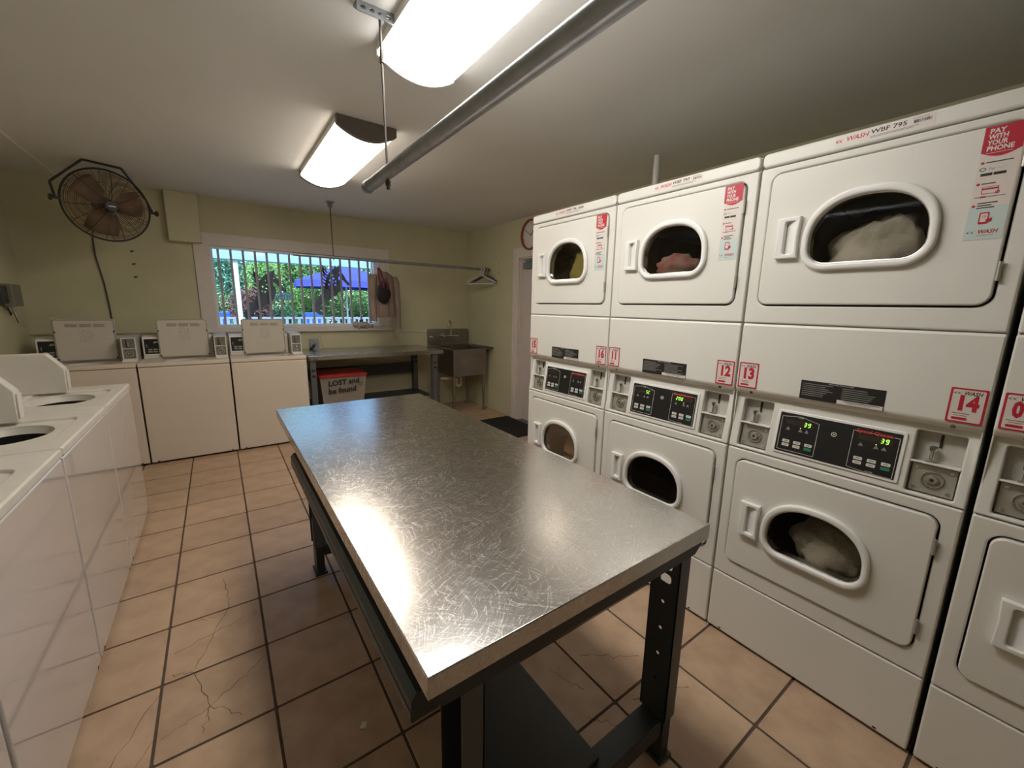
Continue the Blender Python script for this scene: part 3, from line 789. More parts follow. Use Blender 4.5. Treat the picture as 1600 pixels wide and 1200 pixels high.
# ------------------------------------------------------------------ hanging rails
rl = empty('hanging_rail', (.60, 1.2, 1.935), 0, 'thick grey clothes rail hung beside the near ceiling light', 'clothes rail')
loc(MB().cyl((.602, -1.0, 1.935), (.602, 1.945, 1.935), .025, PIPE, 24).build('pipe', rl), rl)
loc(MB().tube([(.602, 1.935, 1.935), (.602, 1.965, 1.935)], [.0275, .0275], PIPE, 24).build('end_cap', rl), rl)
for yy, xx, yc in ((1.70, .602, 1.66), (-.6, .602, -.6)):
    loc(MB().tube([(.578, yc, H), (.590, (yc+yy)/2, 2.2), (xx, yy, 1.88)], .0045, ROD, 8).build('threaded_rod', rl), rl)
    mb = MB().cyl((xx, yy, 1.905), (xx, yy, 1.885), .010, ROD, 6); mb.cyl((xx, yy, 1.872), (xx, yy, 1.882), .007, ROD, 6)
    loc(mb.build('nut', rl), rl)
    if yy > 0: loc(MB().cyl((.586, 1.672, 2.30), (.588, 1.676, 2.345), .009, ROD, 8).build('coupling', rl), rl)
    mb = MB(); F = frame((.49, yc, H-.004), (1, 0, 0), (0, 1, 0), (0, 0, 1))
    mb.plate([rrect(0, .17, -.028, .012, .004, 2), *[rrect(.012+.03*k, .030+.03*k, -.022, -.013, .004, 2) for k in range(5)]], -.004, .004, PIPE, F)
    F2 = frame((.49, yc-.030, H-.034), (1, 0, 0), (0, 0, 1), (0, 1, 0))
    mb.plate([rrect(0, .17, 0, .034, .004, 2), *[rrect(.012+.03*k, .030+.03*k, .010, .022, .005, 2) for k in range(5)]], -.002, .002, PIPE, F2)
    loc(mb.build('ceiling_bracket', rl, smooth=False), rl)
r2_ = empty('hanging_rail', (1.8, 4.73, 1.902), 0, 'thin grey clothes rail hung in front of the window', 'clothes rail')
RY, RZ = 4.73, 1.902
loc(MB().cyl((.675, RY, RZ), (3.028, RY, RZ), .017, PIPE, 16).build('pipe', r2_), r2_)
loc(MB().cyl((1.055, RY, H), (1.060, RY, RZ-.03), .0045, ROD, 8).build('threaded_rod', r2_), r2_)
mb = MB().box(1.02, 1.09, RY-.05, RY+.02, H-.012, H, PIPE).box(1.035, 1.075, RY-.02, RY+.02, H-.05, H-.012, PIPE)
loc(mb.build('ceiling_bracket', r2_, bevel=.002), r2_)

# board on the right wall that carries the rail
tag(MB().box(XR-.012, XR, 4.53, 5.13, 1.835, 2.02, WALL).build('wall_board', bevel=.003), 'painted board on the right wall behind the empty hangers', 'board')

# ------------------------------------------------------------------ coat hangers and garments
def hanger_mesh(mb, mat, span=.40, r=.0042):
    pts = []
    for i in range(15):
        t = R(-40+220*i/14); pts.append((.022*math.cos(t), 0, -.0225-.002+.022*math.sin(t)+.004))
    pts = [(p[0], p[1], p[2]) for p in pts]
    hook = [(0, 0, -.095), (0, 0, -.07), (.004, 0, -.050)] + [(.021*math.cos(t), 0, -.0215+.021*math.sin(t)) for t in [R(-60+230*i/12) for i in range(13)]]
    mb.tube(hook, r*.8, mat, 7)
    h = span/2
    tri = [(0, 0, -.095), (.03, 0, -.105), (h-.02, 0, -.175), (h, 0, -.190), (h-.006, 0, -.205), (h-.03, 0, -.208), (0, 0, -.208),
           (-h+.03, 0, -.208), (-h+.006, 0, -.205), (-h, 0, -.190), (-h+.02, 0, -.175), (-.03, 0, -.105)]
    mb.tube(tri, r, mat, 7, closed=True)
hm = [('white plastic hanger nearest the rail end window side', (.70, .68, .64)), ('clear grey plastic hanger, second in the bunch', (.42, .44, .46)),
      ('white thick hanger in the middle of the bunch', (.74, .72, .68)), ('black plastic hanger in the bunch', (.012, .012, .014)),
      ('pink plastic hanger in the bunch', (.45, .26, .25)), ('black hanger at the wall end of the bunch', (.014, .013, .013))]
for k, (lb, c) in enumerate(hm):
    mb = MB(); hanger_mesh(mb, pm('hanger_%d' % k, c, .4), .40, .0065)
    o = mb.build('coat_hanger'); o.location = (2.865+.024*k, RY, RZ+.021)
    o.rotation_euler = (0, R(random.uniform(-3, 3)), R(-58+random.uniform(-2, 2)))
    tag(o, lb, 'hanger', 'empty hangers bunched on the rail')
mb = MB(); HW = pm('hanger_cloth_white', (.72, .70, .68), .4); hanger_mesh(mb, HW, .40, .006)
hg = mb.build('coat_hanger'); HA = R(30)
hg.location = (1.585, RY, RZ+.021); hg.rotation_euler = (0, 0, HA); tag(hg, 'white hanger holding the taupe shirt by the window', 'hanger')
# shirt: lofted body and two sleeves over the hanger
SHM = pm('shirt_taupe', (.23, .175, .145), .9, var=.18, vscale=6, bump=.25, bscale=90)
def shirt():
    mb = MB(); N = 40; rows = []
    prof = [(-.118, .045, .030), (-.128, .085, .036), (-.150, .145, .040), (-.178, .180, .042), (-.23, .178, .045), (-.32, .172, .048), (-.42, .172, .050), (-.54, .178, .052), (-.615, .180, .052)]
    v = []
    for z, a, b in prof:
        for i in range(N):
            t = 2*PI*i/N
            k = 1+.16*math.sin(7*t+z*9)*min(1, (-z-.12)*4)+.10*math.sin(12*t+2)
            v.append((a*math.cos(t), b*math.sin(t)*k, z-.05*(max(0, -z-.5))*math.cos(3*t)))
    f = [(r*N+i, r*N+(i+1) % N, (r+1)*N+(i+1) % N, (r+1)*N+i) for r in range(len(prof)-1) for i in range(N)]
    mb.add(v, f, SHM)
    body = mb.build('shirt_body', None, recalc=True)
    return body
sh = shirt(); sh.name = 'shirt'; sh.location = (1.585, RY, RZ-.005); sh.rotation_euler = (0, 0, HA)
tag(sh, 'taupe long-sleeved shirt on a hanger in front of the window', 'shirt')
for s, L in ((-1, .50), (1, .60)):
    pts = [(s*.165, 0, -.165), (s*.190, -.004, -.22), (s*.200, -.008, -.33), (s*.206, -.012, -.46), (s*.200, -.02, -.16-L)]
    mb = MB(); mb.tube(pts, [.042, .046, .042, .037, .031], SHM, 12); mb.build('sleeve', sh)
mb = MB().tube([(.05*math.cos(t), .034*math.sin(t), -.118) for t in [2*PI*i/20 for i in range(20)]], .009, SHM, 6, closed=True); mb.build('collar', sh)
# black pouch with maroon straps hung over the shirt
PB = pm('pouch_black', (.012, .010, .014), .8, bump=.2, bscale=60); PS = pm('strap_maroon', (.12, .025, .04), .7)
pouch = empty('hanging_pouch', (1.555, RY-.085, 1.56), HA, 'black cloth pouch with maroon straps hanging over the taupe shirt', 'pouch')
bm = bmesh.new(); bmesh.ops.create_icosphere(bm, subdivisions=3, radius=1)
for v in bm.verts:
    v.co = Vector((v.co.x*.095*(1+.15*(v.co.z < 0)), v.co.y*.028, v.co.z*.125))*(1+.15*noise.noise(v.co*2))
me = bpy.data.meshes.new('bag'); bm.to_mesh(me); bm.free(); me.materials.append(PB); me.polygons.foreach_set('use_smooth', [True]*len(me.polygons))
bo = bpy.data.objects.new('bag', me); COL.objects.link(bo); bo.parent = pouch
for pts in ([(-.05, 0, .06), (-.055, .01, .14), (-.02, .055, .235), (0, .07, .262)], [(.05, 0, .05), (.062, .01, .12), (.03, .055, .225), (.002, .07, .262)],
            [(-.03, -.02, .05), (-.02, -.018, .13), (.0, .05, .245)], [(.04, -.02, .03), (.03, -.02, .09), (-.01, -.02, .12), (-.045, -.012, .07)], [(.06, -.01, .0), (.075, 0, .06), (.06, .02, .14), (.01, .05, .24)]):
    P = []
    for i in range(len(pts)-1):
        for t in (0, .33, .66): P.append(Vector(pts[i]).lerp(Vector(pts[i+1]), t))
    P.append(Vector(pts[-1]))
    MB().tube(P, .011, PS, 6).build('strap', pouch)
# crumpled pale cloth lying on the sill
PLU = pm('pale_plush', (.46, .40, .36), .9, var=.15, vscale=20, bump=.4, bscale=60)
pl = empty('plush_toy', (1.49, YB-.05, WZ0-.028), 0, 'small pale plush toy lying on the window sill', 'plush toy')
for nm, c, s_ in (('body', (0, 0, .055), (.075, .035, .038)), ('head', (-.085, 0, .062), (.042, .034, .034)), ('leg', (-.05, 0, .024), (.018, .02, .030)), ('leg', (.05, 0, .024), (.020, .02, .028)), ('arm', (.10, 0, .04), (.032, .02, .018))):
    bm = bmesh.new(); bmesh.ops.create_icosphere(bm, subdivisions=3, radius=1)
    for v in bm.verts: v.co = Vector((v.co.x*s_[0]+c[0], v.co.y*s_[1]+c[1], v.co.z*s_[2]+c[2]))*1.0; v.co += Vector((1, 1, 1))*.008*noise.noise(v.co*40)
    me = bpy.data.meshes.new(nm); bm.to_mesh(me); bm.free(); me.materials.append(PLU); me.polygons.foreach_set('use_smooth', [True]*len(me.polygons))
    o = bpy.data.objects.new(nm, me); COL.objects.link(o); o.parent = pl
mb = MB().tube([(-.04, 0, .088), (-.02, 0, .104), (.0, 0, .100)], [.012, .018, .008], FANB, 8); mb.build('tuft', pl)

# ------------------------------------------------------------------ fan
FC = Vector((-.617, 4.63, 2.145)); FR = .262
ya = R(24); ti = R(8)
nrm = Vector((math.sin(ya)*math.cos(ti), -math.cos(ya)*math.cos(ti), -math.sin(ti)))
fu = Vector((math.cos(ya), math.sin(ya), 0)); fv = fu.cross(nrm)*-1
if fv.z < 0: fv = -fv
fan = empty('wall_fan', FC, 0, 'black caged fan with rusty grille hanging from a yoke at the ceiling', 'fan')
FM = Matrix(((fu.x, fv.x, nrm.x), (fu.y, fv.y, nrm.y), (fu.z, fv.z, nrm.z))).to_4x4()
def ring(mb, r, z, t, m, n=48, s=5): mb.tube([FM @ Vector((r*math.cos(2*PI*i/n), r*math.sin(2*PI*i/n), z)) for i in range(n)], t, m, s, closed=True)
mb = MB(); ring(mb, FR, 0, .0075, FANB, 56, 8); mb.build('rim', fan)
def dome(r, d): return d*(1-(r/FR)**2.6)
for nm, d, s in (('front_grille', .075, 14), ('back_grille', -.085, 12)):
    mb = MB(); g = 20
    for k in range(g): 
        r = .045+(FR-.052)*(k+1)/(g+1); ring(mb, r, dome(r, d), .0017, RUST, 48, 4)
    for k in range(s):
        a = 2*PI*k/s+.1
        mb.tube([FM @ Vector((r*math.cos(a), r*math.sin(a), dome(r, d)+.002*(1 if d > 0 else -1))) for r in [.03+(FR-.03)*q/7 for q in range(8)]], .0024, FANB if k % 2 else RUST, 5)
    mb.build(nm, fan)
mb = MB().tube([FM @ Vector((0, 0, .070)), FM @ Vector((0, 0, .084)), FM @ Vector((0, 0, .088))], [.040, .040, .034], FANB, 20)
mb.box(-.022, .022, -.004, .004, .0885, .0895, PRINTW, FM); mb.build('badge', fan)
mb = MB().tube([FM @ Vector((0, 0, -.02)), FM @ Vector((0, 0, -.03)), FM @ Vector((0, 0, -.14)), FM @ Vector((0, 0, -.15))], [.03, .06, .058, .04], FANB, 20); mb.build('motor', fan)
for k in range(3):
    v = []; f = []
    for i in range(7):
        r = .04+.185*i/6; wv = .05+.115*math.sin(min(1, i/5)*PI/2)*.7
        for j in range(5):
            a = (j/4-.5)*wv/max(r, .08)*1.5+R(120*k+15)
            v.append(FM @ Vector((r*math.cos(a), r*math.sin(a), (j/4-.5)*.05)))
    f = [(i*5+j, i*5+j+1, (i+1)*5+j+1, (i+1)*5+j) for i in range(6) for j in range(4)]
    o = MB().add(v, f, FANBL).build('blade', fan, recalc=False)
    sm = o.modifiers.new('thick', 'SOLIDIFY'); sm.thickness = .002
pL, pR = FM @ Vector((-FR-.022, 0, 0)), FM @ Vector((FR+.022, 0, 0))
hz = H-FC.z-.008
c0 = Vector((-.075, -.03, hz)); 
tA, tB = Vector((-.090, -.09, hz)), Vector((.110, .01, hz))
mA, mB_ = pL+Vector((-.012, -.01, .105)), pR+Vector((-.035, 0, .105))
mb = MB(); 
for a, b in ((pL, mA), (mA, tA), (tA, tB), (tB, mB_), (mB_, pR)): mb.tube([a, b], .0085, FANB, 6)
mb.build('yoke', fan)
for q, s in ((pL, -1), (pR, 1)):
    mb = MB().tube([q-fu*s*.02, q+fu*s*.018], .010, FANB, 10); mb.tube([q+fu*s*.018, q+fu*s*.032], .022, FANB, 8); mb.build('knob', fan)
cord = [Vector(q) for q in ((-.03, .10, -.05), (-.15, .45, -.10), (-.215, .66, -.14), (-.228, .70, -.20), (-.228, .70, -.34), (-.218, .70, -.42), (-.20, .705, -.58), (-.19, .705, -.78), (-.185, .70, -.98), (-.18, .70, -1.1))]
mb = MB().tube(cord, .0055, FANB, 6); mb.build('power_cord', fan)

# ------------------------------------------------------------------ steel bench, lost-and-found bin
bn = empty('steel_bench', (1.48, 4.92, 0), 0, 'steel-topped bench on dark legs under the window beside the sink', 'bench')
loc(MB().box(.722, 2.235, 4.560, 5.325, .842, .886, STEELB).build('bench_top', bn, bevel=.0025), bn)
for x0, x1 in ((.735, .790), (2.105, 2.165)):
    for y0, y1 in ((4.58, 4.66), (5.20, 5.28)):
        mb = MB().box(x0, x1, y0, y1, 0, .842, GREYST)
        for z in (.72, .66): mb.box((x0+x1)/2-.018, (x0+x1)/2+.018, y0-.001, y0+.002, z, z+.025, GAP)
        loc(mb.build('leg', bn, bevel=.002), bn)
loc(MB().box(.79, 2.105, 5.24, 5.262, .52, .66, DARKST).build('back_rail', bn, bevel=.002), bn)
loc(MB().box(.742, 2.158, 4.80, 5.24, .275, .298, DARKST).build('lower_shelf', bn, bevel=.002), bn)
bi = empty('storage_bin', (1.10, 4.97, .298), 0, 'cloudy plastic lost and found bin with red lid under the bench', 'bin')
def frustum(mb, x0, x1, y0, y1, z0, z1, k, m, t=.004):
    o = []
    for z, e in ((z0, k), (z1, 0)): o.append([(x0+e, y0+e, z), (x1-e, y0+e, z), (x1-e, y1-e, z), (x0+e, y1-e, z)])
    v = o[0]+o[1]
    mb.add(v, [(0, 1, 5, 4), (1, 2, 6, 5), (2, 3, 7, 6), (3, 0, 4, 7), (0, 1, 2, 3)], m)
mb = MB(); frustum(mb, .85, 1.345, 4.76, 5.17, .300, .615, .03, BINC)
o = loc(mb.build('tub', bi), bi)
mb = MB(); mb.plate([rrect(.832, 1.362, 4.742, 5.19, .03, 4)], .615, .648, RED, FLAT, bevel=.008); mb.plate([rrect(.86, 1.33, 4.77, 5.16, .03, 4)], .648, .654, RED, FLAT, bevel=.002)
loc(mb.build('lid', bi), bi)
Mt = frame((0, 4.763, .0), (1, 0, 0), (0, -.03/.315, 1), (0, 1, 0))
mb = MB(); F = frame((.93, 4.773, .50), (1, 0, .06), (-.0, -.0952, 1), (0, 1, 0))
mb.text('LOST and', .0, .045, .082, PRINTD, F, -.016, bold=.03); mb.text('be found', .0, -.045, .084, PRINTD, F, -.016, bold=.035)
mb.plate([circle(.345, .0, .024, 20), circle(.345, .0, .020, 20)], -.0165, -.0155, PRINTD, F)
for a in (-.008, .008): mb.poly(circle(.345+a, .007, .0035, 8), PRINTD, F, -.016)
mb.plate([[(.333, -.004), (.345, -.012), (.357, -.004), (.345, -.0155)]], -.0165, -.0155, PRINTD, F)
loc(mb.build('lettering', bi, smooth=False), bi)

# ------------------------------------------------------------------ sink
sk = empty('utility_sink', (2.68, 5.0, 0), 0, 'freestanding stainless steel utility sink in the far right corner', 'sink')
SX0, SX1, SY0, SY1, SZ = 2.375, 3.010, 4.630, 5.335, .872
mb = MB().plate([rrect(SX0, SX1, SY0, SY1, .02, 3), rrect(SX0+.07, SX1-.07, SY0+.065, SY1-.13, .03, 4)], SZ-.012, SZ-.006, SINKS, FLAT)
mb.tube([(SX0, SY1-.02, SZ), (SX0, SY0, SZ), (SX1, SY0, SZ), (SX1, SY1-.02, SZ)], .013, SINKS, 10)
loc(mb.build('rim', sk), sk)
mb = MB(); b0x, b1x, b0y, b1y = SX0+.068, SX1-.068, SY0+.062, SY1-.128
v = []
for x0, x1, y0, y1, z in ((b0x, b1x, b0y, b1y, SZ-.010), (b0x, b1x, b0y, b1y, .505), (b0x+.006, b1x-.006, b0y+.006, b1y-.006, .511), (b0x+.006, b1x-.006, b0y+.006, b1y-.006, SZ-.010)):
    v += [(x0, y0, z), (x1, y0, z), (x1, y1, z), (x0, y1, z)]
f = [(i, (i+1) % 4, 4+(i+1) % 4, 4+i) for i in range(4)] + [(4, 5, 6, 7), (8, 9, 10, 11)] + [(8+i, 8+(i+1) % 4, 12+(i+1) % 4, 12+i) for i in range(4)]
loc(mb.add(v, f, SINKS).build('basin', sk, recalc=False, smooth=False), sk)
mb = MB().plate([rrect(SX0-.01, SX1+.0, SZ-.01, 1.098, .02, 3)], 5.300, 5.335, SINKS, FRONT, bevel=.008)
mb.quad(SX0+.012, SX0+.065, .985, 1.003, PRINTW, FRONT, 5.2992)
loc(mb.build('backsplash', sk), sk)
for x in (b0x+.02, b1x-.02):
    for y in (b0y+.03, b1y-.03):
        mb = MB().cyl((x, y, 0), (x, y, .515), .017, SINKS, 14); mb.cyl((x, y, 0), (x, y, .03), .021, SINKS, 14)
        loc(mb.build('leg', sk), sk)
fx = 2.69; mb = MB()
mb.tube([(fx-.105, 5.235, 1.0), (fx+.105, 5.235, 1.0)], .013, CHROME, 10)
for s in (-1, 1):
    mb.cyl((fx+s*.105, 5.30, 1.0), (fx+s*.105, 5.225, 1.0), .017, CHROME, 12)
loc(mb.build('faucet_body', sk), sk)
for s in (-1, 1):
    mb = MB().cyl((fx+s*.105, 5.235, 1.0), (fx+s*.105, 5.225, 1.045), .010, CHROME, 10); mb.tube([(fx+s*.105, 5.225, 1.045), (fx+s*.145, 5.205, 1.052)], .007, CHROME, 8)
    loc(mb.build('tap_handle', sk), sk)
gp = [(fx, 5.235, 1.0), (fx, 5.235, 1.15)] + [(fx-.045+.045*math.cos(t), 5.235-.10*(1-math.cos(t))*.5, 1.15+.07*math.sin(t)) for t in [PI*i/10 for i in range(1, 11)]] + [(fx-.09, 5.135, 1.12)]
loc(MB().tube(gp, .009, CHROME, 10).build('spout', sk), sk)
gp = [(fx, 4.95, .505), (fx, 4.95, .36)] + [(fx-.035+.035*math.cos(t), 4.95, .36-.035*math.sin(t)) for t in [PI*i/8 for i in range(1, 9)]] + [(fx-.07, 4.95, .42), (fx-.08, 4.95, .44), (fx-.12, 4.95, .445), (fx-.30, 4.98, .445)]
loc(MB().tube(gp, .019, PVC, 10).build('drain_trap', sk), sk)
loc(MB().cyl((fx, 4.95, .51), (fx, 4.95, .47), .035, GAP, 14).build('drain_fitting', sk), sk)

# ------------------------------------------------------------------ small wall things
tag(MB().plate([rrect(2.46, 2.995, 3.45, 4.25, .01, 2)], 0.001, .010, MAT, FLAT, bevel=.002).build('door_mat'), 'black rubber mat on the floor in front of the door', 'mat')
ck = empty('wall_clock', (XR, 3.855, 2.24), 0, 'round wall clock with dark red rim half hidden behind the dryers', 'clock')
K = frame((0, 0, 0), (0, -1, 0), (0, 0, 1), (1, 0, 0))
MB().plate([circle(0, 0, .170, 48), circle(0, 0, .148, 48)], -.045, 0, CLOCKR, K, bevel=.01, seg=3).build('rim', ck)
mb = MB().plate([circle(0, 0, .150, 48)], -.018, -.006, CLOCKF, K)
for k in range(12):
    a = R(90-30*(k+1)); mb.text(str(k+1), .122*math.cos(a), .122*math.sin(a), .036, PRINTG if k+1 not in (8, 9) else PRINTR, K, -.019, align='CENTER')
mb.build('face', ck, smooth=False)
for a, L, wd in ((R(152), .115, .0035), (R(40), .075, .005)):
    d = Vector((math.cos(a), math.sin(a))); q = Vector((-d.y, d.x))*wd
    MB().plate([[tuple(-d*.015+q), tuple(-d*.015-q), tuple(d*L-q*.6), tuple(d*L+q*.6)]], -.022, -.020, PRINTD, K).build('hand', ck)
bxw = empty('junction_box', (XL, 4.88, 1.44), 0, 'weathered grey electrical box with loose wires on the left wall', 'electrical box')
MB().box(0, .075, -.02, .17, -.085, .085, GREYBOX).build('box', bxw, bevel=.006)
MB().box(0, .05, -.13, -.02, -.06, .07, DARKST).build('bracket', bxw, bevel=.004)
for k in range(4):
    a = random.uniform(-.10, .12)
    MB().tube([(.03, a, -.06), (.04, a+.03, -.11-.02*k), (.03, a+.08, -.10), (.02, a+.15+.03*k, -.16-.03*k)], .003, PVC if k % 2 else FANB, 5).build('wire', bxw)
ob = empty('outlet_box', (.915, YB, .945), 0, 'grey outlet box with plugged cord above the steel bench', 'outlet')
MB().box(-.05, .05, -.045, 0, -.058, .058, GREYBOX).build('box', ob, bevel=.004)
MB().plate([rrect(-.052, .052, -.060, .060, .006, 3), circle(0, .0, .022, 16)], -.049, -.045, PIPE, FRONT).build('cover_plate', ob)
mb = MB().cyl((0, -.047, 0), (-.012, -.085, -.012), .019, CHROME, 12); mb.tube([(-.012, -.085, -.012), (-.03, -.10, -.035), (-.06, -.10, -.052)], .012, FANB, 8); mb.build('plug', ob)
mb = MB().tube([(.062, -.006, .135), (.075, -.008, .10), (.085, -.008, .02), (.12, -.012, -.055)], .004, PVC, 6); mb.build('cord', ob)
for a, b, z, lb in ((-1.33, -.16, 1.112, 'thin painted conduit on the back wall behind the washing machines'), (1.90, 2.37, 1.072, 'thin white conduit on the wall between window and sink')):
    mb = MB().box(a, b, YB-.016, YB, z-.010, z+.010, WALL if a < 0 else TRIMW)
    tag(mb.build('conduit', bevel=.003), lb, 'conduit')
tag(MB().cyl((2.53, 1.87, H), (2.53, 1.87, 1.99), .021, FIXW, 16).build('conduit'), 'white vertical pipe from the ceiling behind the dryers', 'conduit')
for k, z in enumerate((1.872, 1.755, 1.635)):
    mb = MB()
    for dx, dz in ((0, 0), (.014, .004)): mb.cyl((-.598+dx, YB+.001, z+dz), (-.598+dx, YB-.002, z+dz), .009 if dx == 0 else .006, GAP, 10)
    tag(mb.build('screw_hole'), ('highest', 'middle', 'lowest')[k]+' of three dark screw holes on the wall right of the fan', 'hole', 'screw holes in the wall')

tag(MB().prism([(.262, 1.212), (.280, 1.204), (.292, 1.222), (.276, 1.230)], .0005, .004, PRINTW, 'z').build('paper_scrap'), 'tiny white paper scrap on the floor beside the table', 'scrap')

# ------------------------------------------------------------------ garden outside
GRASS = pm('garden_ground', (.22, .24, .16), .9, var=.3, vscale=3)
PATIO = pm('patio_concrete', (.50, .50, .48), .8, var=.1, vscale=4)
tag(MB().box(-14, 18, YB+T, 8.9, -.15, -.02, PATIO).build('patio'), kind='structure')
tag(MB().box(-20, 26, 8.9, 30, -.2, -.04, GRASS).build('garden_ground'), kind='structure')
EAV = pm('eave_paint', (.20, .36, .50), .6, var=.03)
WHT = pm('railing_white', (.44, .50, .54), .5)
tag(MB().box(-6, 9, 7.5, 7.72, 2.045, 2.45, EAV).build('porch_beam', smooth=False), 'pale blue porch beam across the top of the window view', 'beam')
for k, x in enumerate((-2.9, .285, 3.6)):
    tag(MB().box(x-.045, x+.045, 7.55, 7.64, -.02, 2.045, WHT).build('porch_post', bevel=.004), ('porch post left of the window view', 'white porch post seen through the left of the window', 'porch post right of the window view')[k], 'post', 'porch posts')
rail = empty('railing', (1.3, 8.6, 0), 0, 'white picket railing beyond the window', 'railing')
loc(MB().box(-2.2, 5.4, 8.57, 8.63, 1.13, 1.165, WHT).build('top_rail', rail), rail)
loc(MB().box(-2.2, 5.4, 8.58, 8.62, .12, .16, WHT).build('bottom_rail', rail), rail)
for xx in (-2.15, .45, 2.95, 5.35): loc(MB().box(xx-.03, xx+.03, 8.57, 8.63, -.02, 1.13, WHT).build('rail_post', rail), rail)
p0 = None
for k in range(76):
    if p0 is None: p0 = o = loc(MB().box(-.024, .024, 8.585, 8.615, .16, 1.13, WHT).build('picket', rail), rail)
    else: o = share(p0, 'picket', rail)
    o.location.x = -2.15+.1*k
UMB = pm('umbrella_blue', (.035, .045, .36), .8, var=.1, vscale=3)
def umbrella(x, y, zr, zt, r, label):
    u = empty('patio_umbrella', (x, y, 0), 0, label, 'umbrella', 'blue patio umbrellas')
    N = 8; v = [(0, 0, zt)]
    for q, rr, z in ((0, r*.5, zr+(zt-zr)*.55), (1, r, zr+.10), (2, r, zr-.04)):
        v += [(rr*math.cos(2*PI*i/N+.3), rr*math.sin(2*PI*i/N+.3), z) for i in range(N)]
    f = [(0, 1+i, 1+(i+1) % N) for i in range(N)] + [(1+q*N+i, 1+q*N+(i+1) % N, 1+(q+1)*N+(i+1) % N, 1+(q+1)*N+i) for q in range(2) for i in range(N)]
    o = MB().add(v, f, UMB).build('canopy', u, recalc=False, smooth=False); o.modifiers.new('t', 'SOLIDIFY').thickness = .01
    MB().cyl((0, 0, -.04), (0, 0, zt+.05), .022, WHT, 12).build('pole', u)
    MB().cyl((0, 0, -.04), (0, 0, .04), .25, WHT, 20).build('base', u)
umbrella(2.72, 11.0, 1.84, 2.42, 1.22, 'large blue patio umbrella beyond the right half of the window')
umbrella(1.35, 13.4, 1.55, 1.85, .45, 'small blue umbrella far behind the left seahorse ornament')
CHB = pm('chair_blue', (.008, .06, .30), .6)
def lounge(x, y, label):
    c = empty('patio_chair', (x, y, -.02), 0, label, 'chair', 'blue patio chairs')
    MB().box(-.20, .20, -.02, .02, .45, 1.25, CHB).build('backrest', c, bevel=.015)
    MB().box(-.24, .24, -.5, .0, .40, .45, CHB).build('seat', c, bevel=.01)
    for a in (-.22, .22):
        for b in (-.47, -.02): MB().cyl((a, b, 0), (a, b, .42), .016, WHT, 8).build('leg', c)
        MB().tube([(a*1.1, -.5, .62), (a*1.1, .0, .64)], .02, WHT, 8).build('armrest', c)
lounge(.02, 9.6, 'blue patio chair at the left end of the window view')
lounge(1.66, 9.6, 'blue patio chair below the large umbrella')

def leaf_cloud(name, parent, c, rad, n, size, mat, flat=1.0, droop=0):
    v = []; f = []
    for i in range(int(n*1.7)):
        d = Vector((random.gauss(0, 1), random.gauss(0, 1), random.gauss(0, 1))).normalized()
        r = random.random()**.45
        lump = 1+.35*noise.noise(d*2.2+Vector((c[0], c[1], c[2])))
        p = Vector((c[0]+d.x*rad[0]*r*lump, c[1]+d.y*rad[1]*r*lump, c[2]+d.z*rad[2]*r*lump))
        a = Vector((random.gauss(0, 1), random.gauss(0, 1), random.gauss(0, .7)-droop)).normalized()
        b = a.cross(Vector((random.gauss(0, 1), random.gauss(0, 1), random.gauss(0, 1)))).normalized()
        s = size*.62*random.uniform(.6, 1.4); k = len(v)
        nn = a.cross(b)*s*.12
        v += [p-a*s, p+b*s*.34+nn, p+a*s, p-b*s*.34+nn]
        f += [(k, k+1, k+2), (k, k+2, k+3)]
    o = MB().add(v, f, mat).build(name, parent, recalc=False, smooth=False); o['kind'] = 'stuff'
    return o
def leafm(n, c1, c2):
    mt = pm(n, c1, .55, col2=c2, vscale=1.3)
    return mt
LG = leafm('leaf_green', (.16, .34, .06), (.04, .15, .05)); LD = leafm('leaf_dark', (.05, .17, .07), (.015, .07, .035))
LY = leafm('leaf_lime', (.26, .42, .10), (.07, .22, .06)); LT = leafm('leaf_teal', (.10, .28, .18), (.03, .13, .10))
LR = leafm('leaf_croton', (.20, .06, .07), (.03, .025, .025)); LP = leafm('leaf_palm', (.34, .36, .08), (.12, .26, .08))
BARK = pm('bark', (.10, .075, .055), .9, var=.3, vscale=8)
def tree(x, y, zc, rad, n, size, mat, label, name='garden_tree', cat='tree'):
    t = empty(name, (x, y, -.04), 0, label, cat, 'garden plants beyond the railing')
    pts = [(0, 0, 0), (.04, .02, zc*.4), (-.03, 0, zc*.8), (0, 0, zc+rad[2]*.3)]
    mb = MB().tube(pts, [.10, .075, .06, .02], BARK, 8)
    for k in range(5):
        a = 2*PI*k/5+x; mb.tube([(-.02, 0, zc*.7), (math.cos(a)*rad[0]*.35, math.sin(a)*rad[1]*.35, zc*.95), (math.cos(a)*rad[0]*.7, math.sin(a)*rad[1]*.7, zc+rad[2]*.2)], [.04, .028, .01], BARK, 6)
    mb.build('trunk', t)
    leaf_cloud('foliage', t, (0, 0, zc), rad, n, size, mat)
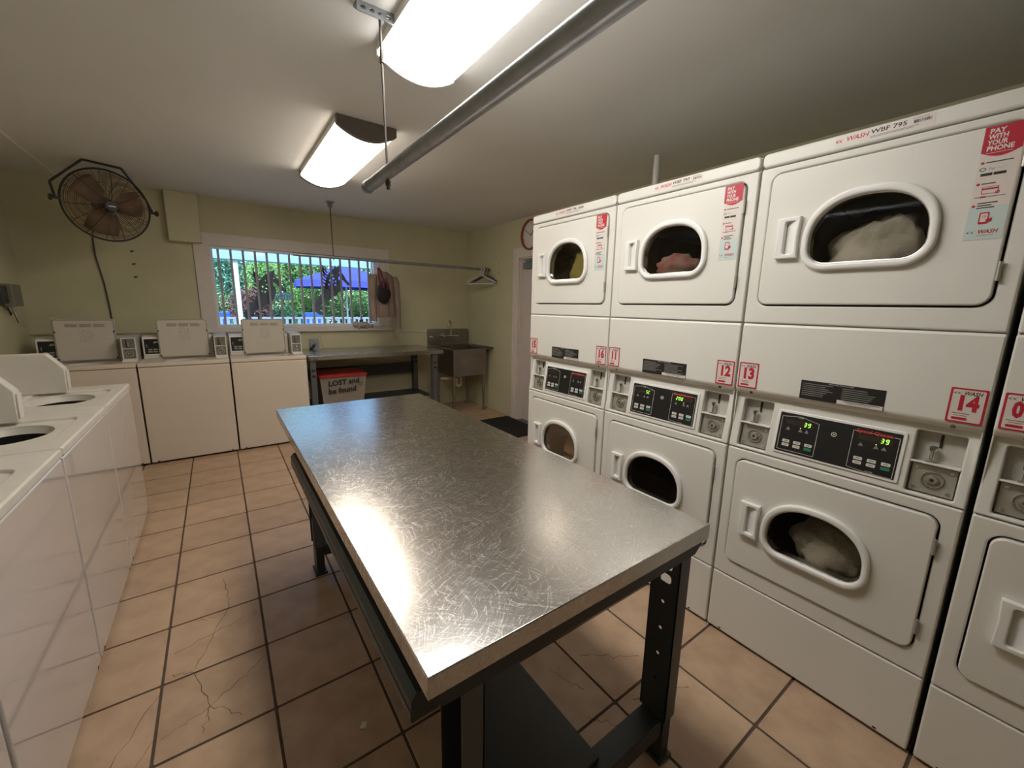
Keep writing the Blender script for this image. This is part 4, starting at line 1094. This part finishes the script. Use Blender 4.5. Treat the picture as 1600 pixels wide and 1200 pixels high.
for a in [(-2.2, 14.0, 2.4, (1.8, 1.3, 2.2), 3600, .11, LT, 'bluish green tree at the far left of the garden'),
          (.35, 13.2, 2.2, (1.1, .9, 1.6), 3600, .085, LT, 'bluish green tree behind the white porch post'),
          (1.0, 11.6, 2.0, (.42, .42, .75), 1600, .07, LY, 'lime green shrub tree right of the porch post'),
          (1.9, 14.2, 2.6, (1.3, 1.0, 2.0), 4200, .09, LG, 'green tree behind the left seahorse ornament'),
          (2.0, 12.3, 1.3, (.75, .6, .75), 2600, .07, LG, 'round green bush left of the large umbrella pole'),
          (3.4, 14.6, 2.6, (1.5, 1.0, 2.0), 4200, .09, LD, 'dark green tree behind the large umbrella'),
          (3.5, 12.6, 1.2, (1.0, .6, .8), 2800, .075, LG, 'green bush under the right edge of the large umbrella'),
          (5.4, 14.0, 2.4, (1.6, 1.1, 2.2), 3600, .10, LD, 'dark tree at the right end of the garden'),
          (-.3, 10.6, 1.1, (.6, .5, .65), 1500, .075, LG, 'low green shrub at the left end of the railing'),
          (2.9, 19.0, 3.0, (3.4, 1.2, 2.8), 5000, .14, LD, 'tall dark tree at the very back of the garden'),
          (-1.2, 18.0, 3.0, (3.0, 1.2, 2.8), 4600, .14, LG, 'tall green tree at the back left of the garden'),
          (6.8, 18.0, 3.0, (3.0, 1.2, 2.8), 4000, .14, LG, 'tall green tree at the back right of the garden')]:
    tree(*a)
for a in [(.62, 10.2, 1.35, (.42, .4, .42), 1500, .06, LR, 'dark red leafed shrub right of the white porch post'),
          (-.15, 11.2, 1.25, (.5, .4, .4), 1300, .06, LR, 'dark red leafed shrub left of the white porch post'),
          (1.22, 10.8, 1.05, (.4, .4, .4), 1300, .06, LD, 'dark low shrub under the left seahorse ornament')]:
    tree(*a, name='garden_shrub', cat='shrub')
# palm
pt = empty('garden_palm', (2.95, 12.0, -.04), 0, 'yellowish palm under the large umbrella', 'palm', 'garden plants beyond the railing')
MB().tube([(0, 0, 0), (.03, 0, .5), (0, 0, 1.1)], [.07, .06, .05], BARK, 8).build('trunk', pt)
for k in range(13):
    a = 2*PI*k/13; L = random.uniform(.7, .95); v = []; f = []
    for i in range(12):
        t = i/11; q = Vector((math.cos(a)*L*t, math.sin(a)*L*t, 1.1+.45*math.sin(t*2.2)-.55*t*t))
        sd_ = Vector((-math.sin(a), math.cos(a), -.25)); ln = .24*math.sin(PI*min(1, t+.12))
        for s in (-1, 1):
            b = len(v); e = q+Vector((sd_.x*s, sd_.y*s, -.35))*ln+Vector((math.cos(a), math.sin(a), 0))*ln*.5
            v += [q, q+Vector((math.cos(a), math.sin(a), 0))*.03, e]; f.append((b, b+1, b+2))
    MB().add(v, f, LP).build('frond', pt, recalc=False, smooth=False)

# seahorse ornaments fixed to the outside of the bars
SEAM = pm('ornament_metal', (.17, .145, .16), .5, metal=.2)
def ribbon_outline(cl):
    L, Rr = [], []
    for i, (x, z, wd) in enumerate(cl):
        a = cl[max(0, i-1)]; b = cl[min(len(cl)-1, i+1)]
        dx, dz = b[0]-a[0], b[1]-a[1]; q = math.hypot(dx, dz) or 1
        L.append((x-dz/q*wd, z+dx/q*wd)); Rr.append((x+dz/q*wd, z-dx/q*wd))
    return L+Rr[::-1]
def catmull(p, n=6):
    out = []
    for i in range(len(p)-1):
        a, b, c, d = p[max(0, i-1)], p[i], p[i+1], p[min(len(p)-1, i+2)]
        for k in range(n):
            t = k/n
            out.append(tuple(.5*((2*b[j])+(-a[j]+c[j])*t+(2*a[j]-5*b[j]+4*c[j]-d[j])*t*t+(-a[j]+3*b[j]-3*c[j]+d[j])*t**3) for j in range(3)))
    out.append(p[-1]); return out
def seahorse(dx, dz, label):
    s = empty('seahorse_ornament', (dx, YB+.135, dz), 0, label, 'ornament', 'metal seahorses on the window bars')
    cl = catmull([(1.275, 1.845, .020), (1.235, 1.80, .050), (1.205, 1.73, .070), (1.205, 1.66, .092), (1.18, 1.59, .085), (1.12, 1.52, .058), (1.05, 1.46, .042), (1.005, 1.40, .034),
                  (1.005, 1.34, .028), (1.045, 1.303, .022), (1.095, 1.318, .018), (1.107, 1.36, .014), (1.082, 1.385, .009), (1.06, 1.37, .004)])
    holes = [circle(1.20+a, 1.68+b, .011, 10) for a, b in ((0, 0), (.035, .012), (-.03, .02), (.012, .045), (-.01, -.04), (.03, -.03), (-.045, -.03), (.0, .085))]
    MB().plate([ribbon_outline(cl), *holes], -.004, .004, SEAM).build('body', s)
    sn = ribbon_outline(catmull([(1.235, 1.835, .030), (1.30, 1.775, .028), (1.355, 1.70, .016), (1.385, 1.668, .018), (1.398, 1.655, .016)]))
    MB().plate([sn, circle(1.285, 1.80, .010, 10)], -.0042, .0042, SEAM).build('snout', s)
    MB().plate([[(1.22, 1.83), (1.235, 1.885), (1.255, 1.86), (1.295, 1.90), (1.30, 1.84), (1.28, 1.80)]], -.0044, .0044, SEAM).build('crest', s)
    mb = MB()
    for k in range(6):
        z = 1.60+.038*k
        mb.plate([ribbon_outline(catmull([(1.145, z, .010), (1.105, z+.02+.006*k, .009), (1.060+.006*k, z+.05+.008*k, .005)]))], -.004, .004, SEAM)
    mb.plate([ribbon_outline([(1.095, 1.85, .006), (1.10, 1.80, .010), (1.115, 1.76, .006)])], -.004, .004, SEAM)
    mb.build('fin', s)
seahorse(0, 0, 'dark metal seahorse ornament on the right half of the window bars')
seahorse(-.715, -.105, 'dark metal seahorse ornament on the left half of the window bars')
